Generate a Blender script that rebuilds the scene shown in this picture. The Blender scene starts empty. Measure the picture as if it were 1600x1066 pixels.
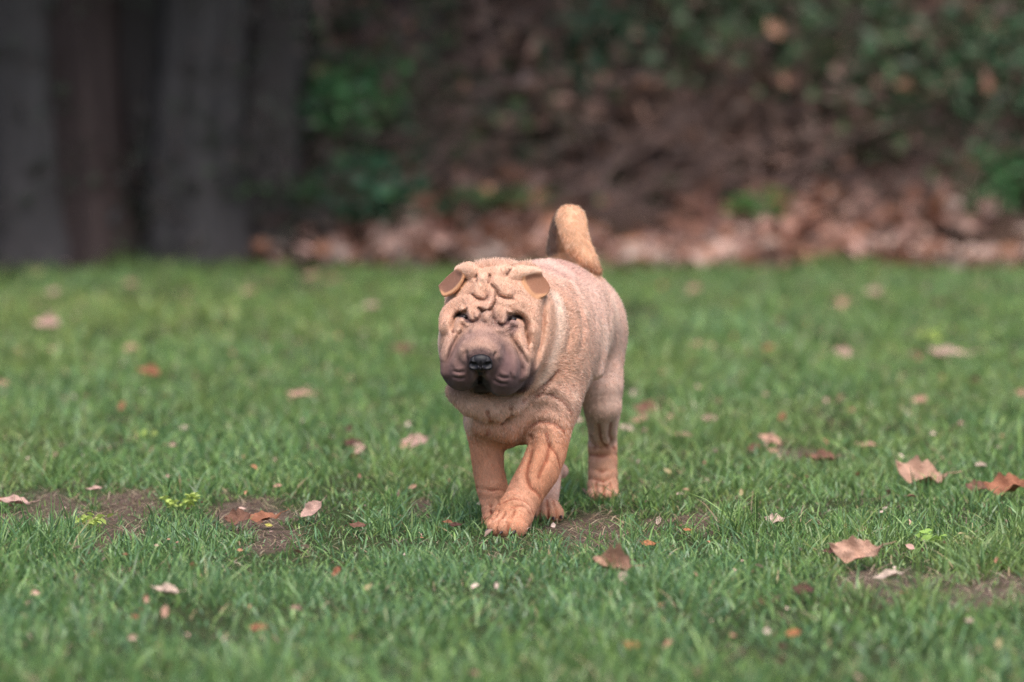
import bpy, math, random
import numpy as np
from mathutils import Vector

# ------------------------------------------------------------------ camera, world, sun
scene = bpy.context.scene
R = math.radians
CAM_H, CAM_D, FPX = 0.93, 8.0, 8000.0        # camera height, distance to the dog, focal length in photo pixels
PITCH = math.atan(628.0/FPX)
cam_d = bpy.data.cameras.new('camera'); cam = bpy.data.objects.new('camera', cam_d)
scene.collection.objects.link(cam); scene.camera = cam
cam.location = (0, -CAM_D, CAM_H); cam.rotation_euler = (R(90)-PITCH, 0, 0)
cam_d.sensor_width = 36; cam_d.lens = FPX*36/1600; cam_d.clip_end = 400; cam_d.clip_start = .1
cam_d.dof.use_dof = True; cam_d.dof.focus_distance = 7.98; cam_d.dof.aperture_fstop = 2.8
scene.view_settings.view_transform = 'Standard'; scene.view_settings.look = 'None'
scene.view_settings.gamma = 1; scene.view_settings.use_curve_mapping = False
scene.view_settings.exposure = 0.75
world = bpy.data.worlds.new('World'); scene.world = world; world.use_nodes = True
wn = world.node_tree.nodes; bg = wn['Background']
sky = wn.new('ShaderNodeTexSky'); sky.sky_type = 'NISHITA'; sky.sun_disc = False
SUN_EL, SUN_AZ = R(63), R(170)               # azimuth from +Y, clockwise
sky.sun_elevation = SUN_EL; sky.sun_rotation = SUN_AZ; sky.dust_density = 4; sky.air_density = 1.0; sky.ozone_density = 1.0
world.node_tree.links.new(sky.outputs[0], bg.inputs[0]); bg.inputs[1].default_value = 0.15
sl = bpy.data.lights.new('sun', 'SUN'); sl.energy = 1.5; sl.angle = R(32); sl.color = (1, .95, .90)
sun = bpy.data.objects.new('sun', sl); scene.collection.objects.link(sun)
sdir = Vector((math.sin(SUN_AZ)*math.cos(SUN_EL), math.cos(SUN_AZ)*math.cos(SUN_EL), math.sin(SUN_EL)))
sun.rotation_euler = sdir.to_track_quat('Z', 'Y').to_euler()
scene.cycles.use_denoising = True; scene.cycles.denoising_prefilter = 'NONE'
scene.cycles.max_bounces = 5; scene.cycles.diffuse_bounces = 3; scene.cycles.glossy_bounces = 2
scene.cycles.transmission_bounces = 3; scene.cycles.transparent_max_bounces = 8
scene.cycles_curves.shape = 'RIBBONS' if hasattr(scene, 'cycles_curves') else None

# ------------------------------------------------------------------ helpers
CP, SP = math.cos(PITCH), math.sin(PITCH)
def W(px, py, y):
    """point in the place, at depth y, that the photograph shows at px, py (used to take measurements)"""
    a, b = (px-800)/FPX, (533-py)/FPX
    d = np.array([a, CP+b*SP, -SP+b*CP]); t = (y+CAM_D)/d[1]
    return np.array([0, -CAM_D, CAM_H])+d*t
def GP(px, py):
    """ground point under a photo pixel"""
    a, b = (px-800)/FPX, (533-py)/FPX
    d = np.array([a, CP+b*SP, -SP+b*CP]); t = CAM_H/-d[2]
    return (d[0]*t, -CAM_D+d[1]*t)
def hash2(ix, iy, s):
    h = (ix.astype(np.int64)*374761393 + iy.astype(np.int64)*668265263 + s*974711) & 0x7fffffff
    h = ((h ^ (h >> 13))*1274126177) & 0x7fffffff
    return ((h ^ (h >> 16)) & 0xffff)/65535.0
def vnoise(x, y, s=0):
    ix, iy = np.floor(x), np.floor(y); fx, fy = x-ix, y-iy
    fx = fx*fx*(3-2*fx); fy = fy*fy*(3-2*fy)
    a, b = hash2(ix, iy, s), hash2(ix+1, iy, s); c, d = hash2(ix, iy+1, s), hash2(ix+1, iy+1, s)
    return (a*(1-fx)+b*fx)*(1-fy)+(c*(1-fx)+d*fx)*fy
def fbm(x, y, s=0, o=3):
    v, a, t = 0, 1, 0
    for i in range(o):
        v = v+a*vnoise(x*2**i, y*2**i, s+i*17); t += a; a *= .5
    return v/t
def npmesh(name, V, faces_flat, counts, mat=None, col=None, smooth=True):
    """mesh straight from numpy arrays"""
    me = bpy.data.meshes.new(name)
    V = np.ascontiguousarray(V, np.float32); ff = np.ascontiguousarray(faces_flat, np.int32).ravel()
    counts = np.ascontiguousarray(counts, np.int32)
    me.vertices.add(len(V)); me.vertices.foreach_set('co', V.ravel())
    me.loops.add(len(ff)); me.loops.foreach_set('vertex_index', ff)
    st = np.concatenate([[0], np.cumsum(counts)[:-1]]).astype(np.int32)
    me.polygons.add(len(counts)); me.polygons.foreach_set('loop_start', st)
    try: me.polygons.foreach_set('loop_total', counts)
    except Exception: pass
    me.polygons.foreach_set('use_smooth', np.full(len(counts), smooth))
    if col is not None:
        a = me.attributes.new('col', 'FLOAT_COLOR', 'POINT')
        c = np.ones((len(V), 4), np.float32); c[:, :3] = col
        a.data.foreach_set('color', c.ravel())
    me.update(calc_edges=True)
    if mat: me.materials.append(mat)
    return me
def link(name, data, parent=None, loc=None, rot=None):
    o = bpy.data.objects.new(name, data); scene.collection.objects.link(o)
    if loc is not None: o.location = loc
    if rot is not None: o.rotation_euler = rot
    if parent: o.parent = parent
    return o
def tag(o, label=None, cat=None, group=None, kind=None):
    if label: o['label'] = label
    if cat: o['category'] = cat
    if group: o['group'] = group
    if kind: o['kind'] = kind
    return o
def srgb(r, g, b):
    f = lambda c: (c/255/12.92 if c/255 <= .04045 else ((c/255+.055)/1.055)**2.4)
    return (f(r), f(g), f(b))
def material(name, base=None, rough=.8, attr=False, spec=.3, transl=0, noise=None, bump=None, sheen=0, coat=0):
    """noise = (scale, dark rgb, light rgb, detail); bump = (scale, strength, distance)"""
    m = bpy.data.materials.new(name); m.use_nodes = True
    N, L = m.node_tree.nodes, m.node_tree.links; p = N['Principled BSDF']; out = N['Material Output']
    p.inputs['Roughness'].default_value = rough; p.inputs['Specular IOR Level'].default_value = spec
    if sheen: p.inputs['Sheen Weight'].default_value = sheen
    if coat: p.inputs['Coat Weight'].default_value = coat; p.inputs['Coat Roughness'].default_value = .15
    src = None
    if attr:
        a = N.new('ShaderNodeAttribute'); a.attribute_name = 'col'; src = a.outputs['Color']
    elif base: p.inputs['Base Color'].default_value = (*base, 1)
    tc = N.new('ShaderNodeTexCoord')
    if noise:
        t = N.new('ShaderNodeTexNoise'); t.inputs['Scale'].default_value = noise[0]; t.inputs['Detail'].default_value = noise[3] if len(noise) > 3 else 5
        L.new(tc.outputs['Object'], t.inputs['Vector'])
        r = N.new('ShaderNodeValToRGB'); r.color_ramp.elements[0].color = (*noise[1], 1); r.color_ramp.elements[1].color = (*noise[2], 1)
        r.color_ramp.elements[0].position = .3; r.color_ramp.elements[1].position = .7
        L.new(t.outputs['Fac'], r.inputs['Fac'])
        if src:
            mx = N.new('ShaderNodeMix'); mx.data_type = 'RGBA'; mx.blend_type = 'MULTIPLY'; mx.inputs[0].default_value = 1
            L.new(src, mx.inputs[6]); L.new(r.outputs[0], mx.inputs[7]); src = mx.outputs[2]
        else: src = r.outputs[0]
    if src: L.new(src, p.inputs['Base Color'])
    if bump:
        t = N.new('ShaderNodeTexNoise'); t.inputs['Scale'].default_value = bump[0]; t.inputs['Detail'].default_value = 6
        L.new(tc.outputs['Object'], t.inputs['Vector'])
        b = N.new('ShaderNodeBump'); b.inputs['Strength'].default_value = bump[1]; b.inputs['Distance'].default_value = bump[2]
        L.new(t.outputs['Fac'], b.inputs['Height']); L.new(b.outputs[0], p.inputs['Normal'])
    if transl:
        tb = N.new('ShaderNodeBsdfTranslucent'); ms = N.new('ShaderNodeMixShader'); ms.inputs[0].default_value = transl
        if src: L.new(src, tb.inputs[0])
        elif base: tb.inputs[0].default_value = (*base, 1)
        L.new(p.outputs[0], ms.inputs[1]); L.new(tb.outputs[0], ms.inputs[2]); L.new(ms.outputs[0], out.inputs[0])
    return m

# ------------------------------------------------------------------ the dog
# The body is one distance field (joined tapering volumes, rolls of skin, creases) turned into one mesh.
def spline(P, k=4):
    """Catmull-Rom through the points"""
    P = np.array(P, float); E = np.vstack([2*P[0]-P[1], P, 2*P[-1]-P[-2]]); out = []
    for i in range(len(P)-1):
        a, b, c, d = E[i:i+4]
        for t in np.arange(k)/k: out.append(.5*(2*b+(c-a)*t+(2*a-5*b+4*c-d)*t*t+(3*b-a-3*c+d)*t**3))
    out.append(P[-1]); return np.array(out)
def spline_r(P, Rr, k=4):
    Q = spline(P, k); return Q, np.interp(np.linspace(0, len(P)-1, len(Q)), range(len(P)), Rr)
class Field:
    def __init__(s, lo, hi, h):
        s.lo = np.array(lo, float); s.h = h
        s.n = np.ceil((np.array(hi)-s.lo)/h).astype(int)+1
        s.F = np.full(s.n, .06, np.float32)
    def sub(s, lo, hi):
        a = np.clip(np.floor((np.array(lo)-s.lo)/s.h).astype(int), 0, s.n-1); b = np.clip(np.ceil((np.array(hi)-s.lo)/s.h).astype(int)+1, 1, s.n)
        sl = tuple(slice(i, j) for i, j in zip(a, b))
        ax = [(s.lo[i]+s.h*np.arange(a[i], b[i])).astype(np.float32) for i in range(3)]
        return sl, ax[0][:, None, None], ax[1][None, :, None], ax[2][None, None, :]
    def smin(s, sl, d, k):
        f = s.F[sl]
        if k > 0:
            hh = np.maximum(k-np.abs(f-d), 0)/k
            s.F[sl] = np.minimum(f, d)-hh*hh*k*.25
        else: s.F[sl] = np.minimum(f, d)
    def ell(s, c, r, k=.02, rz=0, rx=0, ry=0):
        c = np.array(c); r = np.array(r); m = k+.03; R_ = max(r)+m
        ext = R_ if (rz or rx or ry) else r+m
        sl, x, y, z = s.sub(c-ext, c+ext); x = x-c[0]; y = y-c[1]; z = z-c[2]
        if rz: ca, sa = math.cos(-rz), math.sin(-rz); x, y = x*ca-y*sa, x*sa+y*ca
        if rx: ca, sa = math.cos(-rx), math.sin(-rx); y, z = y*ca-z*sa, y*sa+z*ca
        if ry: ca, sa = math.cos(-ry), math.sin(-ry); z, x = z*ca-x*sa, z*sa+x*ca
        k0 = np.sqrt((x/r[0])**2+(y/r[1])**2+(z/r[2])**2); k1 = np.sqrt((x/r[0]**2)**2+(y/r[1]**2)**2+(z/r[2]**2)**2)+1e-9
        s.smin(sl, k0*(k0-1)/k1, k)
    def tubed(s, P, Rr, m):
        P = np.array(P, float); Rr = np.array(Rr, float)
        sl, x, y, z = s.sub(P.min(0)-Rr.max()-m, P.max(0)+Rr.max()+m); D = None
        for i in range(max(1, len(P)-1)):
            a = P[i]; b = P[min(i+1, len(P)-1)]; ba = b-a; L2 = max(ba@ba, 1e-12)
            t = np.clip(((x-a[0])*ba[0]+(y-a[1])*ba[1]+(z-a[2])*ba[2])/L2, 0, 1)
            d = np.sqrt((x-a[0]-t*ba[0])**2+(y-a[1]-t*ba[1])**2+(z-a[2]-t*ba[2])**2)-(Rr[i]+(Rr[min(i+1, len(P)-1)]-Rr[i])*t)
            D = d if D is None else np.minimum(D, d)
        return sl, D
    def tube(s, P, Rr, k=.015):
        sl, D = s.tubed(P, Rr, k+.02); s.smin(sl, D, k)
    def cut(s, P, w, depth, puff=.40, ky=1.0):
        """a crease that tapers at both ends, the skin swelling a little on either side"""
        if len(P) > 1: P = spline(P, 4)
        P = np.array(P, float); m = w*6; n = len(P); my = np.array([m, m if ky == 1 else .02, m])
        sl, x, y, z = s.sub(P.min(0)-my, P.max(0)+my); D = None; T = None; P[:, 1] *= ky; y = y*ky
        for i in range(max(1, n-1)):
            a = P[i]; b = P[min(i+1, n-1)]; ba = b-a; L2 = max(ba@ba, 1e-12)
            t = np.clip(((x-a[0])*ba[0]+(y-a[1])*ba[1]+(z-a[2])*ba[2])/L2, 0, 1)
            d = np.sqrt((x-a[0]-t*ba[0])**2+(y-a[1]-t*ba[1])**2+(z-a[2]-t*ba[2])**2); tt = (i+t)/max(1, n-1)
            if D is None: D, T = d, tt
            else: c = d < D; D = np.where(c, d, D); T = np.where(c, tt, T)
        tp = np.sqrt(np.clip(4*T*(1-T), 0, 1)) if n > 1 else 1
        s.F[sl] += (depth*tp*(np.exp(-(D/w)**2)-puff*np.exp(-((D-2.9*w)/(1.5*w))**2))).astype(np.float32)
    def at(s, p):
        q = (np.asarray(p)-s.lo)/s.h; q = np.clip(q, 0, s.n-1.001); i = np.floor(q).astype(int); f = (q-i)
        F = s.F; i0, i1, i2 = i[..., 0], i[..., 1], i[..., 2]; fx, fy, fz = f[..., 0], f[..., 1], f[..., 2]
        c = 0
        for dx in (0, 1):
            for dy in (0, 1):
                for dz in (0, 1):
                    c = c+F[i0+dx, i1+dy, i2+dz]*(fx if dx else 1-fx)*(fy if dy else 1-fy)*(fz if dz else 1-fz)
        return c
    def grad(s, p, e=.0015):
        g = np.stack([s.at(p+np.array(v)*e)-s.at(p-np.array(v)*e) for v in ((1, 0, 0), (0, 1, 0), (0, 0, 1))], -1)
        return g/(np.linalg.norm(g, axis=-1, keepdims=True)+1e-12)
    def hit(s, px, py):
        """skin point seen at a measured place of the photograph"""
        ys = np.arange(s.lo[1]+.005, .6, .0015); P = np.array([W(px, py, y) for y in ys]); v = s.at(P)
        i = np.argmax(v < 0)
        return P[i] if v[i] < 0 else P[np.argmin(v)]
    def mesh(s):
        F = s.F; inside = F < 0; nx, ny, nz = F.shape
        c = [inside[i:nx-1+i, j:ny-1+j, k:nz-1+k] for i in (0, 1) for j in (0, 1) for k in (0, 1)]
        anyi = c[0].copy(); alli = c[0].copy()
        for q in c[1:]: anyi |= q; alli &= q
        act = anyi & ~alli; I = np.argwhere(act); ids = np.full(act.shape, -1, np.int64); ids[act] = np.arange(len(I))
        S = np.zeros((len(I), 3)); n = np.zeros(len(I))
        for ax in range(3):
            o = [a for a in range(3) if a != ax]
            for u in (0, 1):
                for v in (0, 1):
                    A = I.copy(); A[:, o[0]] += u; A[:, o[1]] += v; B = A.copy(); B[:, ax] += 1
                    fa = F[A[:, 0], A[:, 1], A[:, 2]]; fb = F[B[:, 0], B[:, 1], B[:, 2]]; m = (fa < 0) != (fb < 0)
                    t = np.where(m, fa/(fa-fb+1e-20), 0); P = A.astype(float); P[:, ax] += t
                    S[m] += P[m]; n[m] += 1
        V = s.lo+s.h*S/n[:, None]; Q = []
        for ax in range(3):
            o = [(1, 2), (2, 0), (0, 1)][ax]
            s0 = [slice(None)]*3; s1 = [slice(None)]*3; s0[ax] = slice(0, -1); s1[ax] = slice(1, None)
            a, b = inside[tuple(s0)], inside[tuple(s1)]
            E = np.argwhere(a != b); E = E[(E[:, o[0]] > 0) & (E[:, o[1]] > 0)]
            E = E[(E[:, o[0]] < F.shape[o[0]]-1) & (E[:, o[1]] < F.shape[o[1]]-1)]
            fl = a[E[:, 0], E[:, 1], E[:, 2]]
            q = []
            for u, v in ((-1, -1), (0, -1), (0, 0), (-1, 0)):
                G = E.copy(); G[:, o[0]] += u; G[:, o[1]] += v; q.append(ids[G[:, 0], G[:, 1], G[:, 2]])
            q = np.stack(q, 1); q[~fl] = q[~fl][:, ::-1]; Q.append(q)
        return V, np.concatenate(Q)

VOX = .0016
D = Field((-.13, -.22, -.012), (.23, .60, .50), VOX)
w = lambda *a: [W(*p) for p in a]
# trunk
D.tube([(.022, .14, .298), (.058, .29, .308), (.092, .42, .300)], [.098, .104, .086], .04)
D.tube([(.030, .12, .235), (.060, .27, .278)], [.088, .080], .04)
D.ell(W(806, 604, .105), (.082, .080, .092), .03)
D.ell((.105, .435, .285), (.080, .075, .087), .03)
# neck
D.tube([W(790, 500, .05), (.022, .16, .30)], [.078, .090], .05)
D.ell(W(790, 560, .055), (.070, .07, .075), .04)
# head
D.ell(W(770, 472, .045), (.073, .085, .060), .03)
D.ell(W(716, 535, .005), (.0305, .060, .050), .025)
D.ell(W(816, 540, .020), (.032, .065, .055), .025)
D.ell(W(757, 552, -.03), (.048, .070, .047), .035)
D.tube(w((764, 516, -.035), (752, 552, -.105)), [.034, .027], .025)
D.ell(W(720, 576, -.070), (.0290, .048, .033), .012, ry=R(-10))
D.ell(W(787, 583, -.066), (.0310, .048, .0365), .012, ry=R(12))
D.tube(w((738, 515, -.028), (728, 556, -.060), (725, 573, -.068)), [.020, .024, .025], .022)
D.tube(w((788, 517, -.028), (794, 556, -.056), (793, 576, -.062)), [.020, .025, .026], .022)
D.ell(W(752, 556, -.105), (.026, .026, .024), .02)
D.ell(W(811, 578, -.016), (.025, .044, .036), .015)
D.cut([W(751, 596, -.118), W(751, 608, -.098), W(752, 622, -.075)], .0075, .014, 0)
D.ell(W(754, 600, -.035), (.026, .034, .014), .008)
# ruff and throat rolls
D.tube(w((852, 458, .070), (856, 500, .065), (850, 548, .045), (832, 585, .025), (812, 617, .010)), [.013, .0195, .0205, .0195, .015], .004)
D.tube(w((845, 470, .045), (850, 510, .035), (842, 548, .020), (826, 580, .005)), [.008, .013, .014, .010], .008)
D.tube(w((714, 612, .0), (735, 632, .0), (770, 640, -.0), (800, 632, .0)), [.017, .019, .020, .018], .010)
D.tube(w((744, 640, .040), (760, 664, .034), (792, 672, .03), (822, 640, .035)), [.013, .018, .020, .018], .012)
D.tube(w((748, 660, .06), (792, 676, .065), (840, 650, .06)), [.021, .024, .02], .016)
D.tube(w((828, 632, .04), (850, 600, .055), (874, 560, .075), (886, 500, .10), (880, 450, .125)), [.015, .0185, .0195, .0175, .014], .005)
D.tube(spline(w((891, 448, .165), (905, 495, .142), (908, 548, .128), (900, 598, .108), (880, 632, .085)), 3), list(np.interp(np.linspace(0, 1, 13), [0, .3, .7, 1], [.011, .0165, .0165, .012])), .006)
D.tube(spline(w((922, 470, .235), (934, 520, .225), (932, 580, .21)), 3), [.012, .0135, .0150, .0155, .0150, .0135, .012], .014)
# front legs
D.ell(W(853, 622, .085), (.044, .050, .048), .03)
D.tube(w((862, 640, .075), (860, 668, .06), (855, 706, .045), (843, 735, .030), (826, 762, .015), (812, 788, 0), (804, 806, -.012)),
       [.040, .0335, .0300, .0310, .0290, .0275, .0250], .018)
D.tube(w((762, 630, .10), (757, 655, .09), (760, 695, .080), (763, 733, .075), (769, 762, .075), (776, 792, .072), (780, 808, .065)),
       [.040, .0310, .0265, .0240, .0245, .0225, .021], .018)
# hind legs
D.tube([(.132, .44, .265), (.145, .40, .195), (.149, .395, .165), (.150, .43, .125), (.151, .475, .105), (.151, .470, .07), (.1505, .455, .028)],
       [.052, .038, .031, .0240, .0225, .0235, .0235], .018)
D.tube([(.150, .475, .120), (.150, .475, .088)], [.018, .021], .008)
D.tube([(.052, .43, .26), (.050, .32, .195), (.048, .275, .165), (.056, .275, .105), (.066, .268, .074), (.060, .225, .05), (.054, .195, .022)],
       [.055, .040, .032, .019, .0145, .0175, .0185], .016)
D.tube([(.064, .268, .080), (.0800, .272, .069)], [.014, .0115], .008)
# tail
D.tube(w((884, 425, .500), (876, 392, .500), (880, 358, .482), (888, 342, .462), (893, 344, .440), (896, 362, .425), (903, 383, .418), (919, 405, .408), (935, 424, .402)),
       [.030, .0225, .020, .0205, .0225, .0215, .0200, .0135, .0055], .010)
# paws: four toes each
CLAWS, TOECUTS = [], []
def paw(c, yaw, s, pitch=0, claw=True):
    c = np.array(c); f = np.array([math.sin(yaw), -math.cos(yaw), 0.0]); r = np.array([math.cos(yaw), math.sin(yaw), 0.0])
    D.ell(c+f*.004*s+np.array([0, 0, .004]), (.0235*s, .022*s, .0165*s), .012, rz=yaw)
    for u in (-.0124, 0, .0124): TOECUTS.append([c+r*u*s*.9+f*.010*s+np.array([0, 0, .018*s]), c+r*u*s+f*.026*s+np.array([0, 0, .008*s]), c+r*u*s+f*(.034 if u == 0 else .030)*s+np.array([0, 0, -.008*s])])
    for i, (u, v) in enumerate(((-.0180, .010), (-.0062, .019), (.0062, .019), (.0180, .010))):
        q = c+r*u*s+f*(v+.004)*s+np.array([0, 0, -.003*s])
        D.ell(q, (.0086*s, .0150*s, .0122*s), .0022, rz=yaw-u*10)
        if claw:
            d = f+r*u*12+np.array([0, 0, -.35]); d /= np.linalg.norm(d)
            CLAWS.append((q+d*.0125*s+np.array([0, 0, .0005]), d))
paw(W(801, 817, -.028)+np.array([0, 0, -.001]), R(-34), 1.2)
D.ell(W(805, 800, -.020), (.0285, .024, .026), .012, rz=R(-30))
paw((-.019, .062, .014), R(-6), 1.02)
paw((.1505, .440, .016), R(2), 1.0)
paw((.0545, .165, .016), R(6), 1.0)

# rolls and creases of the face, measured on the photograph and laid on the skin
G = lambda *a: [D.hit(690+x/8.883, 400+y/8.883) for x, y in a]
Z = lambda *a: [D.hit(670+x/4.44, 390+y/4.44) for x, y in a]
def sink(P, d): return [p+np.array([0, 1, 0])*d for p in P]
CREASE = []
rolls = [
 (G((300, 225), (385, 215), (440, 270)), [.0105, .0130, .010], .003),
 (G((585, 290), (560, 400), (500, 540)), [.0105, .0115, .0095], .005),
 (G((750, 270), (860, 230)), [.0115, .0125], .003),
 (G((980, 280), (1090, 245), (1220, 235), (1300, 250)), [.0105, .0125, .0125, .010], .003),
 (G((745, 390), (800, 460), (900, 520)), [.0085, .0105, .0115], .005),
 (G((415, 650), (430, 790)), [.0100, .0132], .0021),
 (G((800, 670), (820, 815)), [.0090, .0138], .0021),
 (G((625, 850), (640, 900)), [.0085, .0085], .005),
 (G((530, 660), (620, 690), (690, 630), (712, 520), (690, 430)), [.0070, .0080, .0075, .0070, .0060], .003),
 (G((340, 650), (200, 710), (100, 830), (75, 1000)), [.0095, .0115, .012, .011], .002),
 (G((880, 700), (1030, 680), (1170, 760), (1240, 920), (1250, 1050)), [.0095, .0125, .0125, .0125, .012], .002),
 (Z((715, 600), (728, 700), (705, 820)), [.013, .013, .010], .004),
 (Z((590, 560), (630, 660), (650, 760), (645, 870)), [.010, .012, .012, .009], .005),
 (Z((225, 540), (185, 640), (142, 740), (125, 850)), [.010, .012, .012, .009], .005),
]
rolls_sunk = [(sink(p, r[0]*(.12 if k == .0021 else .42)), r, k) for p, r, k in rolls]
for p, r, k in rolls_sunk: P_, R_ = spline_r(p, r, 3); D.tube(P_, R_*1.12, k*.6+.003)
cuts = [  # (points, width, depth)
 (G((690, 400), (760, 480), (820, 570), (1000, 600)), .0022, .0055),
 (G((745, 500), (745, 640), (700, 740), (705, 850), (740, 930)), .0022, .0060),
 (G((560, 770), (530, 880)), .0022, .0055),
 (G((420, 530), (500, 600), (600, 620), (640, 560)), .0022, .0050),
 (G((500, 720), (560, 775), (640, 755), (700, 735)), .0022, .0055),
 (G((480, 250), (490, 350)), .0025, .0040),
 (G((670, 260), (650, 380)), .0025, .0035),
 (G((900, 270), (960, 190)), .0025, .0035),
 (G((350, 730), (330, 800), (350, 900)), .0022, .006),
 (G((910, 780), (930, 870), (920, 960)), .0022, .006),
 (G((345, 770), (270, 800), (195, 850), (160, 950), (165, 1080)), .0028, .0085),
 (G((925, 815), (1060, 835), (1150, 900), (1180, 1000), (1182, 1080)), .0028, .0085),
 (G((340, 790), (365, 885), (440, 925), (525, 890)), .0020, .0050),
 (G((745, 925), (820, 960), (895, 930), (930, 860)), .0020, .0050),
 (Z((665, 540), (680, 620), (684, 700)), .0032, .0065),
 (Z((560, 590), (595, 650), (625, 730), (645, 820), (640, 890)), .0028, .0048),
 (Z((610, 640), (660, 740), (692, 800)), .0028, .0050),
 (Z((225, 560), (170, 680), (125, 790)), .0030, .0065),
 (Z((195, 600), (140, 720)), .0024, .0028),
 (Z((165, 838), (205, 850), (250, 846)), .0016, .0022),
 (Z((168, 880), (210, 892), (250, 884)), .0016, .0020),
 (Z((480, 875), (520, 890), (560, 885)), .0018, .0026),
 (Z((450, 900), (500, 925), (545, 925)), .0016, .0020),
 (Z((565, 850), (575, 900)), .0016, .0020),
 (Z((270, 700), (262, 730), (275, 780)), .0025, .0025),
 (Z((460, 712), (448, 750)), .0025, .0025),
 (Z((355, 840), (356, 890), (352, 930)), .0028, .0070),
 (Z((270, 545), (310, 515)), .0020, .0030),
 (Z((480, 520), (530, 560)), .0020, .0026),
 (Z((812, 330), (795, 420), (788, 540), (765, 680), (715, 830)), .0036, .0065),
]
S4 = lambda *a: [D.hit(800+x/4.1, 300+y/4.1) for x, y in a]
L3 = lambda *a: [D.hit(680+x/3.676, 570+y/3.676) for x, y in a]
cuts += [
 (S4((350, 600), (430, 740), (450, 900), (440, 1040)), .0050, .0050),
 (S4((300, 640), (360, 780), (372, 900), (340, 1040)), .0045, .0045),
 (S4((640, 640), (620, 720), (625, 850)), .007, .0022),
 (S4((420, 560), (510, 700), (530, 860)), .009, .0018),
 (L3((700, 30), (620, 120), (520, 200), (430, 250)), .0035, .0050),
 (L3((640, 130), (560, 200)), .003, .003),
 (L3((560, 180), (650, 165), (740, 215), (780, 280)), .0032, .0040),
 (L3((550, 350), (600, 325), (680, 335), (740, 380)), .0030, .0035),
 (L3((550, 400), (555, 500), (525, 630), (545, 700), (600, 755)), .0034, .0052),
 (L3((640, 390), (655, 460), (640, 540), (590, 640)), .0034, .0050),
 (L3((655, 460), (700, 530), (715, 590)), .0030, .0040),
 (L3((400, 790), (450, 770), (520, 790), (560, 850)), .0026, .0032),
 (L3((440, 820), (500, 815), (540, 850)), .0020, .0025),
 (L3((240, 700), (320, 720), (395, 720)), .0026, .0030),
 (L3((260, 805), (320, 815), (380, 800)), .0024, .0036),
 (L3((275, 840), (330, 850), (370, 840)), .0024, .0036),
 (L3((285, 880), (330, 890)), .0024, .003),
 (L3((885, 515), (960, 525), (1045, 510)), .0034, .0052),
 (L3((940, 340), (950, 420), (990, 480)), .0030, .0040),
 (L3((1010, 330), (1000, 400), (1030, 480)), .0030, .0038),
 (L3((900, 400), (920, 480)), .0030, .0030),
 (L3((882, 590), (960, 615), (1050, 590)), .0026, .0036),
 (L3((882, 650), (960, 670), (1045, 645)), .0028, .0044),
 (L3((300, 270), (330, 330), (300, 400)), .004, .004),
 (L3((380, 330), (440, 290)), .004, .004),
]
for i, (p, cw, dp) in enumerate(cuts): D.cut(p, cw*1.15, dp*(1.05 if i < 30 else .80 if i < 39 else .70), .55, 0.12 if i < 30 else 1.0)
for p in TOECUTS: D.cut(p, .0028, .0050, .1)
BULGE = [[D.hit(727, 421), D.hit(737, 427)], [D.hit(800, 429), D.hit(815, 425), D.hit(828, 424)], [D.hit(783, 427), D.hit(789, 423)], [D.hit(755, 433), D.hit(752, 445)]]
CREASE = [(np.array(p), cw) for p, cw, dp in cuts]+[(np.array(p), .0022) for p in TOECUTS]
# eye sockets
EYES = [G((308, 845))[0], G((985, 875))[0]]
D.cut(G((240, 815), (300, 835), (355, 905)), .0034, .0052, 0, .15)
D.cut(G((925, 920), (960, 870), (1060, 860)), .0034, .0052, 0, .15)
LID = [G((230, 820), (300, 840), (355, 915)), G((925, 930), (960, 870), (1080, 855))]
NOSE = W(751, 566, -.130)
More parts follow.
